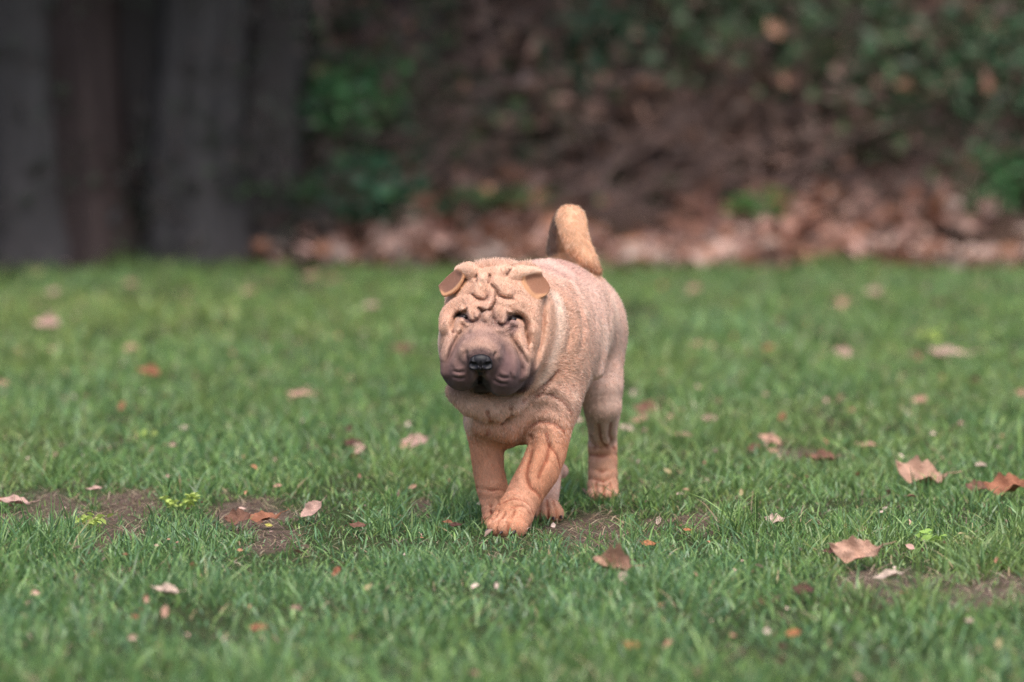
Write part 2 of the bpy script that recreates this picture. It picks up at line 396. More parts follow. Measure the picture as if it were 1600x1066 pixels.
# ears: small folded flaps
def ear(poly, y0, tilt, th=.0030):
    P = np.array([W(670+x/4.44, 390+y/4.44, y0+d) for x, y, d in poly]); P = spline(np.vstack([P, P[:1]]), 3)[:-1]; c = P.mean(0)
    u, s_, vt = np.linalg.svd(P-c); n = vt[2]
    if n[1] > 0: n = -n
    a = vt[0]; b = np.cross(n, a)
    Q = np.stack([(P-c)@a, (P-c)@b], 1)
    sl, x, y, z = D.sub(P.min(0)-.03, P.max(0)+.03)
    X = (x-c[0])*a[0]+(y-c[1])*a[1]+(z-c[2])*a[2]; Y = (x-c[0])*b[0]+(y-c[1])*b[1]+(z-c[2])*b[2]; Zz = (x-c[0])*n[0]+(y-c[1])*n[1]+(z-c[2])*n[2]
    dmin = np.full(X.shape, 1e9, np.float32); sgn = np.ones(X.shape, np.float32)
    for i in range(len(Q)):
        q0, q1 = Q[i], Q[i-1]; e = q1-q0; wx, wy = X-q0[0], Y-q0[1]; t = np.clip((wx*e[0]+wy*e[1])/(e@e), 0, 1)
        dmin = np.minimum(dmin, (wx-e[0]*t)**2+(wy-e[1]*t)**2)
        c1 = Y >= q0[1]; c2 = Y < q1[1]; c3 = e[0]*wy > e[1]*wx
        flip = (c1 & c2 & c3) | (~c1 & ~c2 & ~c3); sgn = np.where(flip, -sgn, sgn)
    d2 = sgn*np.sqrt(dmin); Rr = .0025
    bow = -.0035*np.exp(-((d2+.012)/.008)**2)   # dished in the middle
    dz = np.abs(Zz-.0035*np.exp(d2/.006)*(d2 < 0)-bow*0)-th+Rr
    dx = d2+Rr
    d = np.minimum(np.maximum(dx, dz), 0)+np.sqrt(np.maximum(dx, 0)**2+np.maximum(dz, 0)**2)-Rr
    D.smin(sl, d, .003)
    def mask(Pp):
        X, Y, Z_ = (Pp-c)@a, (Pp-c)@b, (Pp-c)@n; dm = np.full(len(Pp), 1e9); ins = np.zeros(len(Pp), bool)
        for i in range(len(Q)):
            q0, q1 = Q[i], Q[i-1]; e = q1-q0; wx, wy = X-q0[0], Y-q0[1]; t = np.clip((wx*e[0]+wy*e[1])/(e@e), 0, 1)
            dm = np.minimum(dm, np.hypot(wx-e[0]*t, wy-e[1]*t))
            cr = (q0[1] > Y) != (q1[1] > Y); ins ^= cr & (X < q0[0]+e[0]*(Y-q0[1])/(e[1]+1e-12))
        return np.where(ins, -dm, dm), Z_
    return mask, c
EARS = [ear([(85, 262, .008), (100, 220, .002), (150, 168, -.002), (210, 148, -.004), (258, 182, -.016), (240, 245, -.020), (180, 300, -.022), (110, 332, -.012), (92, 300, 0)], .012, 0),
        ear([(638, 190, -.012), (690, 163, -.006), (765, 168, 0), (806, 208, .003), (833, 262, .004), (828, 298, .0), (800, 328, -.006), (742, 348, -.014), (688, 316, -.020), (645, 252, -.020)], .013, 0)]
LB = [W(670+x/4.44, 390+y/4.44, yy) for x, y, yy in ((212, 146, .012), (258, 146, .002), (305, 152, -.004))]
RB = [W(670+x/4.44, 390+y/4.44, yy) for x, y, yy in ((575, 180, -.002), (640, 168, .000), (700, 154, .006), (760, 160, .012))]
D.tube(spline(LB, 3), [.0080, .009, .010, .0110, .0115, .0115, .0112], .004); D.tube(spline(RB, 3), [.0085, .0105, .0108, .0108, .0100, .0095, .0088, .0078, .0070, .0062], .004)
D.cut([W(751, 592, -.118), W(746, 604, -.100), W(740, 615, -.080)], .0042, .0070, .2); D.cut([W(752, 592, -.118), W(757, 605, -.100), W(764, 616, -.080)], .0042, .0070, .2)
BULGE[0] += LB; BULGE[1] = RB+BULGE[1][1:]
VT, QD = D.mesh()
# light smoothing of the stair-steps
def smooth(V, Q, it=2, lam=.5):
    e = np.concatenate([Q[:, [0, 1]], Q[:, [1, 2]], Q[:, [2, 3]], Q[:, [3, 0]]]); n = len(V)
    cnt = np.bincount(e[:, 0], minlength=n)+np.bincount(e[:, 1], minlength=n)
    for _ in range(it):
        S = np.stack([np.bincount(e[:, 0], V[e[:, 1], k], n)+np.bincount(e[:, 1], V[e[:, 0], k], n) for k in range(3)], 1)
        V = V+lam*(S/cnt[:, None]-V)
    return V
VT = smooth(VT, QD, 2, .5)

# coat colours, by place on the body
def seg(P, A, r0):
    """1 near a chain of points, fading over r0"""
    A = [np.asarray(a) for a in A]; best = np.full(len(P), 1e9)
    for i in range(max(1, len(A)-1)):
        a, b = A[i], A[min(i+1, len(A)-1)]; ba = b-a; L2 = max(ba@ba, 1e-12); t = np.clip(((P-a)@ba)/L2, 0, 1)
        best = np.minimum(best, np.linalg.norm(P-a-t[:, None]*ba, axis=1))
    return best
def sm(x, a, b):
    t = np.clip((x-a)/(b-a), 0, 1); return t*t*(3-2*t)
def mixc(C, c, m): return C*(1-m[:, None])+np.array(c)*m[:, None]
C_BODY, C_WARM, C_ORANGE = (.71, .50, .41), (.66, .42, .305), (.565, .275, .155)
C_PALE, C_PINK, C_MUZ, C_MUZ2 = (.82, .67, .56), (.46, .25, .205), (.066, .039, .045), (.215, .120, .112)
def coat(P):
    x, y, z = P.T; n = len(P); nz = fbm(x*60+9, z*60+y*60, 3, 3); nb = fbm(x*18+y*11, z*18+y*9, 7, 2)
    C = np.tile(np.array(C_BODY), (n, 1))
    C = mixc(C, C_WARM, sm(y, .22, .06)*.55)                              # front warmer
    C = mixc(C, C_PINK, sm(z, .36, .40)*sm(y, .10, .2)*(.35+.6*nb))        # saddle
    C = mixc(C, C_PALE, sm(nb, .5, .8)*sm(y, .1, .25)*.45)
    C = mixc(C, C_ORANGE, sm(z, .205, .14)*sm(y, .25, .12)*(.62+.4*nb))            # forelegs
    C = mixc(C, C_ORANGE, sm(z, .105, .085)*sm(y, .2, .3)*.8)              # hind feet
    C = mixc(C, (.52, .35, .27), sm(z, .22, .13)*sm(z, .095, .11)*sm(y, .25, .3)*.6)
    C = mixc(C, (.62, .40, .32), sm(seg(P, [(.083, .27, .075)], 0), .03, .012)*.9)
    C = mixc(C, (.38, .20, .13), sm(seg(P, [(.054, .185, .012)], 0), .035, .02)*.6)
    head = sm(y, .10, .05)*sm(z, .22, .25)
    C = mixc(C, (.62, .39, .275), head*.85)
    C = mixc(C, C_PALE, sm(seg(P, w((694, 520, 0), (694, 560, 0)), 0), .035, .008)*.7*head)
    C = mixc(C, C_PALE, sm(seg(P, w((868, 470, .05), (866, 520, .04), (850, 565, .02), (835, 590, .01)), 0), .026, .006)*.9)  # pale ruff band, with a highlight painted along its ridge
    C = mixc(C, C_PALE, sm(seg(P, w((906, 490, .12), (908, 540, .11), (880, 640, .06), (890, 620, .06)), 0), .018, .006)*.85)  # highlight streak painted along the shoulder fold
    C = mixc(C, C_PALE, sm(seg(P, w((731, 640, .03), (735, 665, .06)), 0), .02, .008)*.5)
    for k, B in enumerate(BULGE): C = mixc(C, (.80, .56, .42), sm(seg(P, B, 0), .015, .006)*(.85 if k < 2 else .45))
    C = mixc(C, (.53, .33, .25), sm(seg(P, w((755, 520, -.05), (765, 480, -.04)), 0), .03, .012)*.6)
    # muzzle mask
    md = np.minimum(seg(P, w((752, 560, -.09), (722, 583, -.085), (712, 588, -.05)), 0), seg(P, w((752, 560, -.09), (785, 588, -.085), (798, 596, -.055)), 0))
    md = np.minimum(md, seg(P, w((764, 522, -.06), (753, 556, -.09)), 0)+.014)
    C = mixc(C, C_MUZ2, sm(md+.008*(nb-.5), .066, .030)*.9)
    C = mixc(C, C_MUZ, sm(md+.010*(nz-.5), .050, .016)*.85)
    C = mixc(C, (.050, .032, .038), sm(seg(P, w((708, 606, -.07), (735, 612, -.08), (750, 600, -.09), (770, 616, -.08), (800, 616, -.06), (810, 604, -.055)), 0), .015, .006)*.85)
    C = mixc(C, (.07, .042, .048), sm(seg(P, [NOSE], 0), .028, .018)*.8)
    C = mixc(C, (.10, .06, .06), sm(seg(P, w((736, 563, -.12), (733, 552, -.11)), 0), .012, .004)*.6+sm(seg(P, w((767, 560, -.12), (774, 552, -.11)), 0), .012, .004)*.6)
    C = mixc(C, (.02, .014, .016), sm(seg(P, w((753, 614, -.05), (752, 602, -.10)), 0), .018, .010)*.9)
    C = mixc(C, (.030, .018, .02), sm(seg(P, LID[0], 0), .0075, .0030)*.97)
    C = mixc(C, (.030, .018, .02), sm(seg(P, LID[1], 0), .0075, .0030)*.97)
    C = mixc(C, (.24, .14, .13), sm(seg(P, [EYES[0]+np.array([.002, 0, -.006]), EYES[0]+np.array([.002, 0, -.014])], 0), .018, .007)*.8)
    C = mixc(C, (.24, .14, .13), sm(seg(P, [EYES[1]+np.array([-.003, 0, -.007]), EYES[1]+np.array([.001, 0, -.018])], 0), .018, .008)*.8)
    # darker hair, with fold shade painted in, along the creases of face and legs
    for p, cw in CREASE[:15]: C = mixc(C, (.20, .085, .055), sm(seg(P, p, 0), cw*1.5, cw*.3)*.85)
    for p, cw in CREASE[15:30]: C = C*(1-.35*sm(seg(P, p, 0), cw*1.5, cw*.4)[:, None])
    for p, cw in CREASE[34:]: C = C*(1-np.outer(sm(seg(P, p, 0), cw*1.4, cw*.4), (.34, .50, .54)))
    # ears
    for (mk, c_), cc, sd in zip(EARS, ((.20, .095, .070), (.29, .135, .085)), (.7, -.8)):
        d2, Zz = mk(P); on = sm(d2, .003, .0005)*sm(np.abs(Zz-.001), .0095, .0065)
        o = P-c_; rim = sm(o[:, 2]*-1+sd*o[:, 0], -.012, .012)
        C = mixc(C, (.52, .27, .145), on); C = mixc(C, cc, on*.88*sm(d2+.003*(nz-.5)+.0085*rim, .0030, -.0020))
    # tail
    tl = sm(y, .36, .38)*sm(z, .365, .385)
    C = mixc(C, (.70, .44, .27), tl*.85*(seg(P, w((880, 385, .51), (876, 350, .5)), 0) > .012))
    C = mixc(C, (.15, .10, .09), sm(seg(P, w((862, 385, .49), (864, 352, .48), (872, 345, .47)), 0), .026, .015)*.85*(y > .452))
    C = mixc(C, (.28, .12, .06), sm(seg(P, w((936, 425, .40), (922, 418, .41)), 0), .022, .006)*.7)
    # faint ticking along the back
    C = C*(.90+.2*nz[:, None])
    return np.clip(C, 0.01, 1)
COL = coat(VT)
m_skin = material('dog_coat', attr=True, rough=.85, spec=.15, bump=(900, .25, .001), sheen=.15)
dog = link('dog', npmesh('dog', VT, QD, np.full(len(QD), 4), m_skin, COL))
tag(dog, 'wrinkled fawn puppy with dark muzzle trotting across the lawn', 'dog')
me = dog.data
# fur: short fine strands all over
def fur(N, seed=5):
    rg = np.random.default_rng(seed); Q = QD; A, B, C_, E = (VT[Q[:, i]] for i in range(4))
    ar = np.linalg.norm(np.cross(C_-A, E-B), axis=1)*.5; vis = ar
    ce = (A+C_)*.5; vis = vis*(1+1.2*(ce[:, 1] < .12))
    fi = rg.choice(len(Q), N, p=vis/vis.sum()); u, v = rg.random(N)[:, None], rg.random(N)[:, None]
    P = (A[fi]*(1-u)+B[fi]*u)*(1-v)+(E[fi]*(1-u)+C_[fi]*u)*v
    n = D.grad(P, .002); x, y, z = P.T
    flow = np.stack([np.full(N, .20), np.full(N, .75), np.full(N, -.55)], 1)
    flow[z < .18] = (0, .15, -1)
    head = ((y < .075) & (z > .235)); f2 = P-(NOSE+np.array([0, -.02, .0])); f2 /= np.linalg.norm(f2, axis=1, keepdims=True); flow[head] = f2[head]
    tl = (y > .37) & (z > .37); tf = np.tile([0., 0, -.2], (N, 1)); tf[:, 2] = np.where(y < .46, -1., 1.); flow[tl] = tf[tl]
    flow += rg.normal(0, .22, (N, 3)); t = flow-(flow*n).sum(1, keepdims=True)*n; t /= np.linalg.norm(t, axis=1, keepdims=True)+1e-9
    Ln = np.full(N, .0044)
    Ln[z < .20] = .0036; face = head & (y < .03); Ln[head] = .0042; Ln[face] = .0028
    md = np.minimum(seg(P, w((752, 560, -.09), (722, 583, -.085)), 0), seg(P, w((752, 560, -.09), (785, 588, -.085)), 0)); Ln = np.where(md < .05, 0.0012+(.0008*sm(md, .032, .05)), Ln)
    for e in EYES: Ln = np.where(np.linalg.norm(P-e, axis=1) < .012, .0015, Ln)
    Ln[tl] = .0062; crown = (z > .402) & (y < .1) & (y > .012) & (x > -.058) & (x < .028); Ln[crown] = .0085; rf = head & (z < .27) & (y > -.01); Ln[rf] = .0055
    for mk, c_ in EARS:
        d2, Zz = mk(P); Ln = np.where((d2 < .002) & (np.abs(Zz) < .010), .0009, Ln)
        Ln = np.where(np.linalg.norm(P-c_, axis=1) < .034, np.minimum(Ln, .0022), Ln)
    Ln = Ln*rg.uniform(.6, 1.25, N); lift = np.where(crown, .9, np.where(tl, .65, np.where(face, .75, .42)))+rg.normal(0, .12, N)
    gd = (rg.random(N) < .13) & (z > .14) & (md > .045); Ln = np.where(gd & (Ln > .0023), Ln*np.where(face, 1.2, np.where(tl, 1.25, 1.45)), Ln); lift = np.where(gd, lift+.30, lift)
    d0 = t+n*lift[:, None]; d0 /= np.linalg.norm(d0, axis=1, keepdims=True)
    d1 = t+n*(lift*.45)[:, None]; d1 /= np.linalg.norm(d1, axis=1, keepdims=True)
    P0 = P-n*.0002; P1 = P0+d0*(Ln*.5)[:, None]; P2 = P1+d1*(Ln*.5)[:, None]
    pos = np.stack([P0, P1, P2], 1).reshape(-1, 3).astype(np.float32)
    cd = bpy.data.hair_curves.new('fur'); cd.add_curves([3]*N)
    cd.attributes['position'].data.foreach_set('vector', pos.ravel())
    rr = (np.array([.00016, .00013, .00004])[None]*np.where(gd, np.where(face, 1.5, 1.9), 1.0)[:, None]).astype(np.float32).ravel()
    (cd.attributes.get('radius') or cd.attributes.new('radius', 'FLOAT', 'POINT')).data.foreach_set('value', rr)
    tuftn = np.where(face, .5, fbm((P@np.array([.9, .3, .2]))*300, (P@np.array([-.2, .5, .6]))*150, 91, 2))[:, None]
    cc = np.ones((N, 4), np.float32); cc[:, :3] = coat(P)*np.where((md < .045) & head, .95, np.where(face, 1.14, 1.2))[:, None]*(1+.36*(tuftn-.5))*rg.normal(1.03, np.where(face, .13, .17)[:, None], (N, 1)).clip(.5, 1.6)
    gs = rg.random(gd.sum())[:, None] < .62; cc[gd, :3] = np.where(gs, cc[gd, :3]*.62+.38*np.array([.90, .76, .64])*np.minimum(1, cc[gd, :1]*2), cc[gd, :3]*.70)
    cd.attributes.new('col', 'FLOAT_COLOR', 'CURVE').data.foreach_set('color', cc.ravel())
    cd.materials.append(material('fur_coat', attr=True, rough=.6, spec=.3, transl=.25))
    return link('fur', cd, dog)
FUR_N = 420000
fur_o = fur(FUR_N)

def rev(profile, seg_=16, name='part', mat=None, parent=None, loc=(0, 0, 0), quat=None, scale=(1, 1, 1)):
    """solid of revolution round z from (r, z) pairs"""
    V = []; F_ = []
    for r, z in profile:
        for i in range(seg_): a = 2*math.pi*i/seg_; V.append((r*math.cos(a), r*math.sin(a), z))
    n = len(profile)
    for j in range(n-1):
        for i in range(seg_): F_.append((j*seg_+i, j*seg_+(i+1) % seg_, (j+1)*seg_+(i+1) % seg_, (j+1)*seg_+i))
    V = np.array(V)*np.array(scale)
    if quat is not None: V = np.array([quat @ Vector(v) for v in V])
    V = V+np.array(loc)
    F_ = np.array(F_); return link(name, npmesh(name, V, F_, np.full(len(F_), 4), mat), parent)
sph = [(math.sin(math.pi*i/12)+1e-5, -math.cos(math.pi*i/12)) for i in range(13)]
m_eye = material('eye_dark', base=(.012, .008, .008), rough=.42, spec=.35)
m_claw = material('claw_horn', base=(.035, .022, .020), rough=.35, spec=.5)
for e in EYES:
    rev(sph, 20, 'eye', m_eye, dog, e+np.array([.0005, .0090, -.0010]), None, (.0058, .0065, .0040))
for q, d in CLAWS:
    qt = Vector(d).to_track_quat('Z', 'Y')
    rev([(.0001, -.003), (.0030, -.002), (.0028, .002), (.0018, .006), (.0002, .0095)], 10, 'claw', m_claw, dog, q, qt)
# nose leather with nostrils, its own small field
Nf = Field(NOSE-.03, NOSE+.03, .0008)
Nf.ell(NOSE, (.0165, .012, .0125), .003)
Nf.ell(NOSE+np.array([0, -.003, .004]), (.0150, .010, .009), .006)
Nf.tube([NOSE+np.array([0, -.004, -.006]), NOSE+np.array([0, .0, -.018])], [.006, .004], .006)
for s_ in (-1, 1):
    Nf.ell(NOSE+np.array([s_*.0115, -.002, -.003]), (.007, .009, .008), .004)
    Nf.cut([NOSE+np.array([s_*.0065, -.0125, -.001]), NOSE+np.array([s_*.0105, -.0115, -.004]), NOSE+np.array([s_*.0165, -.006, -.001])], .0028, .0075)
Nf.cut([NOSE+np.array([0, -.013, .003]), NOSE+np.array([0, -.012, -.016])], .0011, .0016)
nv, nq = Nf.mesh(); nv = NOSE+(nv-NOSE)*.98; nv = smooth(nv, nq, 2)
m_nose = material('nose_leather', base=(.010, .008, .010), rough=.42, spec=.35, bump=(1400, .6, .0006))
nose = link('nose', npmesh('nose', nv, nq, np.full(len(nq), 4), m_nose), dog)

# ------------------------------------------------------------------ ground, soil, grass
SOIL = [  # bare soil in the lawn: photo px, py, half widths px, py
 (40, 800, 75, 22), (190, 786, 75, 9), (175, 822, 60, 20), (390, 786, 75, 11), (655, 790, 20, 5), (420, 822, 50, 14),
 (945, 824, 80, 12), (1085, 808, 40, 7), (1530, 915, 75, 13), (1370, 908, 55, 11), (1230, 700, 40, 6)]
def soil_mask(x, y):
    m = np.zeros(len(x)); n = fbm(x*22, y*9, 41, 3)
    for px, py, a, b in SOIL:
        py = py+9; b = b+13; cx, cy = GP(px, py); hx = abs(GP(px+a, py)[0]-cx); hy = abs(GP(px, py-b)[1]-GP(px, py+b)[1])/2
        d = np.sqrt(((x-cx)/hx)**2+((y-cy)/hy)**2)+(n-.5)*2.4; m = np.maximum(m, sm(d, 1.15, .7))
    return m
BANK = 6.52
def terrain(x, y):
    z = (fbm(x*1.1, y*1.1, 11, 2)-.5)*.016*sm(np.abs(y-.2), .5, 1.5)
    e = y-BANK-(fbm(x*2.2, y*0+3, 12, 3)-.5)*.4
    z = z+np.maximum(e, 0)*.36*sm(e, 0, .4)+np.maximum(y-7.9, 0)*1.0*sm(y, 7.9, 8.5)
    z = np.where(z > 3.0, 3.0+(z-3)*.02, z)
    return z+sm(y, BANK, 7.6)*(fbm(x*3, y*3, 13, 3)-.5)*.12
def axis(a, b, fine, fa, fb, coarse):
    v = list(np.arange(fa, fb, fine)); s_ = fine; p = fb
    while p < b: v.append(p); s_ = min(s_*1.25, coarse); p += s_
    v.append(b); s_ = fine; p = fa-fine
    while p > a: v.insert(0, p); s_ = min(s_*1.25, coarse); p -= s_
    v.insert(0, a); return np.array(v)
gx = axis(-150, 150, .03, -2.6, 2.6, 12); gy = axis(-60, 200, .03, -2.2, 8.6, 12)
X, Y = np.meshgrid(gx, gy, indexing='ij'); xf, yf = X.ravel(), Y.ravel(); Zt = terrain(xf, yf)
nx, ny = len(gx), len(gy); idx = np.arange(nx*ny).reshape(nx, ny)
q = np.stack([idx[:-1, :-1], idx[1:, :-1], idx[1:, 1:], idx[:-1, 1:]], -1).reshape(-1, 4)
so = soil_mask(xf, yf); lawn = sm(yf, BANK+.15, BANK-.1); wd = sm(yf, 7.0, 7.6)
gcol = np.tile(np.array([.045, .062, .024]), (len(xf), 1)); gcol = mixc(gcol, (.125, .09, .072), so); gcol = mixc(gcol, (.075, .048, .036), 1-lawn); gcol = mixc(gcol, (.032, .026, .022), wd)
m_ground = material('ground_soil', attr=True, rough=.95, spec=.1, noise=(60, (.55, .55, .55), (1.3, 1.25, 1.2), 8), bump=(220, .9, .006))
tag(link('ground', npmesh('ground', np.stack([xf, yf, Zt], 1), q, np.full(len(q), 4), m_ground, gcol)), kind='structure')

def blades(rg, x, y, L, wdt, lean, col, kink=.5):
    n = len(x); z = terrain(x, y); a = rg.uniform(0, 2*np.pi, n); dx, dy = np.cos(a), np.sin(a)
    f = rg.uniform(0, np.pi, n); sx, sy = np.cos(f), np.sin(f)*.6; V = np.zeros((n, 7, 3), np.float32)
    for k, (t, wt) in enumerate(((0, .8), (.38, 1.), (.72, .75), (1, 0))):
        h = L*(t-.38*lean*t*t); o = L*lean*(kink*t+(1-kink)*t*t)*.9
        cx, cy, cz = x+dx*o, y+dy*o, z-.003+h
        if k < 3:
            for s_, j in ((-1, 2*k), (1, 2*k+1)):
                V[:, j, 0] = cx+s_*sx*wdt*wt*.5; V[:, j, 1] = cy+s_*sy*wdt*wt*.5; V[:, j, 2] = cz
        else: V[:, 6, 0] = cx; V[:, 6, 1] = cy; V[:, 6, 2] = cz
    b = (np.arange(n)*7)[:, None]; F_ = np.concatenate([b+np.array([[0, 1, 3, 2]]), b+np.array([[2, 3, 5, 4]]), b+np.array([[4, 5, 6]])], 1)
    cnt = np.tile([4, 4, 3], n); C = np.repeat(col[:, None, :], 7, 1)
    C[:, 4:6] *= 1.08; C[:, 6] *= 1.15
    return V.reshape(-1, 3), F_.ravel(), cnt, C.reshape(-1, 3)
def lawn_points(rg, y0, y1, dens, pad0, pad1=0.):
    """random places between two widths of a widening strip"""
    A = 2*(.1*(y1+CAM_D)+pad0)*(y1-y0); n = int(A*dens); y = rg.uniform(y0, y1, n); hw = .1*(y1+CAM_D)+pad0
    x = rg.uniform(-hw, hw, n); k = np.abs(x) < .1*(y+CAM_D)+pad0
    if pad1: k &= ~((np.abs(x) < .1*(y+CAM_D)+pad1) & (y > -2.0))
    return x[k], y[k]
rg = np.random.default_rng(3)
GD = 1.0
parts = []
GREENS = np.array([(.165, .285, .078), (.120, .230, .068), (.215, .335, .095), (.120, .235, .098), (.085, .165, .052)])
for y0, y1, dens, pad0, pad1, Lb, wb in ((-2.0, -.9, 12000, .35, 0, .029, .0030), (-.9, 1.0, 21000, .35, 0, .0255, .0024), (1.0, 3.2, 11000, .4, 0, .028, .0030), (3.2, 6.95, 6200, .5, 0, .023, .0050),
                                         (-5, 6.9, 700, 4.0, .35, .045, .009)):
    x, y = lawn_points(rg, y0, y1, dens*GD, pad0, pad1); n = len(x)
    c1 = fbm(x*7, y*5, 21, 2); c2 = fbm(x*1.7+5, y*1.2, 22, 2); c3 = vnoise(x*26, y*26, 23)
    so = soil_mask(x, y)
    keep = rg.random(n) < (.30+.9*sm(c1, .25, .55))*(1-.80*so)*np.where(y > 5.9, sm(y+(fbm(x*4, y*2, 37, 2)-.5)*.9, 6.75, 6.25), 1)
    x, y, c1, c2, c3, so = (v[keep] for v in (x, y, c1, c2, c3, so)); n = len(x)
    L = Lb*(.35+.95*c1+.5*sm(c3, .72, .95))*rg.gamma(6, .17, n).clip(.35, 2.4)*(1-.62*so)
    tuft = sm(vnoise(x*9+3, y*6, 31), .74, .88); L *= 1+.85*tuft
    for fx, fy, rr in ((.01, -.03, .12), (-.02, .06, .08), (.15, .44, .08), (.054, .17, .08)): L *= 1-.36*sm(np.hypot(x-fx, (y-fy)*.8), rr, rr*.4)
    lean = np.clip(rg.normal(.72, .33, n), .08, 1.25)
    w_ = np.clip(rg.random(n)+.55*(c2-.5), 0, .999); col = GREENS[(w_*5).astype(int)]*rg.uniform(.6, 1.4, (n, 1))
    yl = sm(c2, .50, .72)*.5*rg.random(n)+.7*(rg.random(n) < .06); col = col*(1-yl[:, None])+np.array([.27, .33, .09])*yl[:, None]
    col = col*(1+.22*sm(y, 1, 6)[:, None]*np.array([.9, .45, -.1])); bl = (.35*sm(c2, .45, .25)*rg.random(n))[:, None]; col = col*(1-bl)+np.array([.10, .21, .15])*bl
    dry = rg.random(n) < .035+.22*so; col[dry] = np.array([.36, .27, .15])*rg.uniform(.5, 1.3, (dry.sum(), 1)); lean[dry] = 1.1
    parts.append(blades(rg, x, y, L, wb*rg.uniform(.55, 1.35, n), lean, col))
# thatch: dead blades lying between the green ones, thick on the bare places
for y0, y1, dens, pad, wb in ((-2.0, -.9, 1500, .3, .003), (-.9, 1.0, 6000, .3, .0018), (1.0, 3.0, 2500, .3, .003), (3.0, 6.9, 900, .4, .006)):
    x, y = lawn_points(rg, y0, y1, dens, pad); so = soil_mask(x, y); k = rg.random(len(x)) < .22+.78*so; x, y, so = x[k], y[k], so[k]; n = len(x)
    pt = np.array([(.40, .30, .19), (.28, .19, .13), (.20, .13, .10), (.50, .40, .27), (.16, .17, .08)])[rg.integers(0, 5, n)]*rg.uniform(.6, 1.2, (n, 1))
    parts.append(blades(rg, x, y, rg.uniform(.012, .040, n), wb*rg.uniform(.5, 1.3, n), rg.uniform(1.5, 2.2, n), pt, .9))
# long arching blades standing out of the sward
for y0, y1, dens in ((-1.6, 1.6, 260), (1.6, 4.5, 100)):
    x, y = lawn_points(rg, y0, y1, dens, .3); k = (vnoise(x*5, y*5, 81) > .35) & (soil_mask(x, y) < .2) & (np.hypot(x, y*.8) > .12); x, y = x[k], y[k]; n = len(x)
    parts.append(blades(rg, x, y, rg.uniform(.035, .070, n), rg.uniform(.0018, .0038, n), rg.uniform(.6, 1.3, n), GREENS[rg.integers(0, 5, n)]*rg.uniform(.7, 1.3, (n, 1)), .4))
off = 0; FF = []
for V_, f_, c_, k_ in parts: FF.append(f_+off); off += len(V_)
m_grass = material('grass_blade', attr=True, rough=.36, spec=.5, transl=.30)
tag(link('grass', npmesh('grass', np.concatenate([p[0] for p in parts]), np.concatenate(FF), np.concatenate([p[2] for p in parts]), m_grass, np.concatenate([p[3] for p in parts]))),
    'short uneven green lawn grass with thin and dry patches', 'grass', kind='stuff')

# ------------------------------------------------------------------ leaf shapes
def leaf_grid(kind, seed, curl=.5, ns=22, nt=8):
    """one leaf 1 long: rows along the midrib, columns across; returns V, F"""
    r_ = random.Random(seed); V = []; ph = r_.uniform(0, 6); a1, a2 = curl*r_.uniform(.5, 1.2), curl*r_.uniform(.2, 1.0); tw = r_.uniform(-.8, .8)*curl
    for i in range(ns+1):
        s_ = i/ns; base = math.sin(math.pi*min(1, s_*1.02)**.8)**.75
        if kind == 'lobed': hw = .33*base*(1+.15*math.sin(s_*math.pi*7+.6)+.06*math.sin(s_*37))+.006
        elif kind == 'maple': hw = .38*base*(1+.15*math.cos(s_*math.pi*6))+.006
        else: hw = .27*base*(1+.05*math.sin(s_*40))+.004
        for j in range(-nt//2, nt//2+1):
            t = j/(nt/2); e = r_.uniform(-.02, .02); edge = (1+.05*math.sin(s_*17+j+ph)) if abs(t) > .9 else 1
            x = t*hw*edge; fo = .45*curl*abs(x)*(1 if seed % 2 else -.6)+.045*curl*math.sin(11*s_+ph)*math.cos(4*t+ph)+.02*curl*math.sin(23*s_-3*t); zz = fo+ a1*.55*x*x*4+a2*(s_-.45)**2+tw*x*(s_-.5)+.03*math.sin(9*s_+3*t+ph)*abs(t)+e*abs(t)*.6
            V.append((x, s_-.5+.05*t*t, zz))
    c = nt+1; F_ = [(i*c+j, i*c+j+1, (i+1)*c+j+1, (i+1)*c+j) for i in range(ns) for j in range(nt)]
    return np.array(V), np.array(F_)
def leaf_mesh(kind, seed, curl, mat):
    V, F_ = leaf_grid(kind, seed, curl); n = len(V)                     # two skins a hair apart and a stalk
    V2 = V-np.array([0, 0, .008]); st = []; sf = []
    for k, (yy, zz) in enumerate(((-.46, .0), (-.60, .03), (-.74, .10))):
        for i in range(4): a = i*math.pi/2; st.append((.012*math.cos(a), yy, V[3][2]+zz+.012*math.sin(a)))
    for k in range(2):
        for i in range(4): sf.append((2*n+4*k+i, 2*n+4*k+(i+1) % 4, 2*n+4*k+4+(i+1) % 4, 2*n+4*k+4+i))
    return npmesh('leaf', np.vstack([V, V2, st]), np.vstack([F_, F_[:, ::-1]+n, sf]), np.full(2*len(F_)+8, 4), mat)
LEAFCOL = dict(tan=(.58, .35, .25), pink=(.62, .40, .33), rust=(.38, .16, .09), dark=(.13, .06, .045), pale=(.66, .50, .40), orange=(.52, .22, .10), yellow=(.60, .55, .14), brown=(.24, .12, .08), lime=(.42, .52, .14), straw=(.55, .45, .24))
LM = {k: material('leaf_'+k, noise=(3.5, tuple(c*.62 for c in v), tuple(min(1, c*1.22) for c in v), 7), rough=.55, spec=.35, transl=.15, bump=(30, .5, .02)) for k, v in LEAFCOL.items()}
LMESH = {}
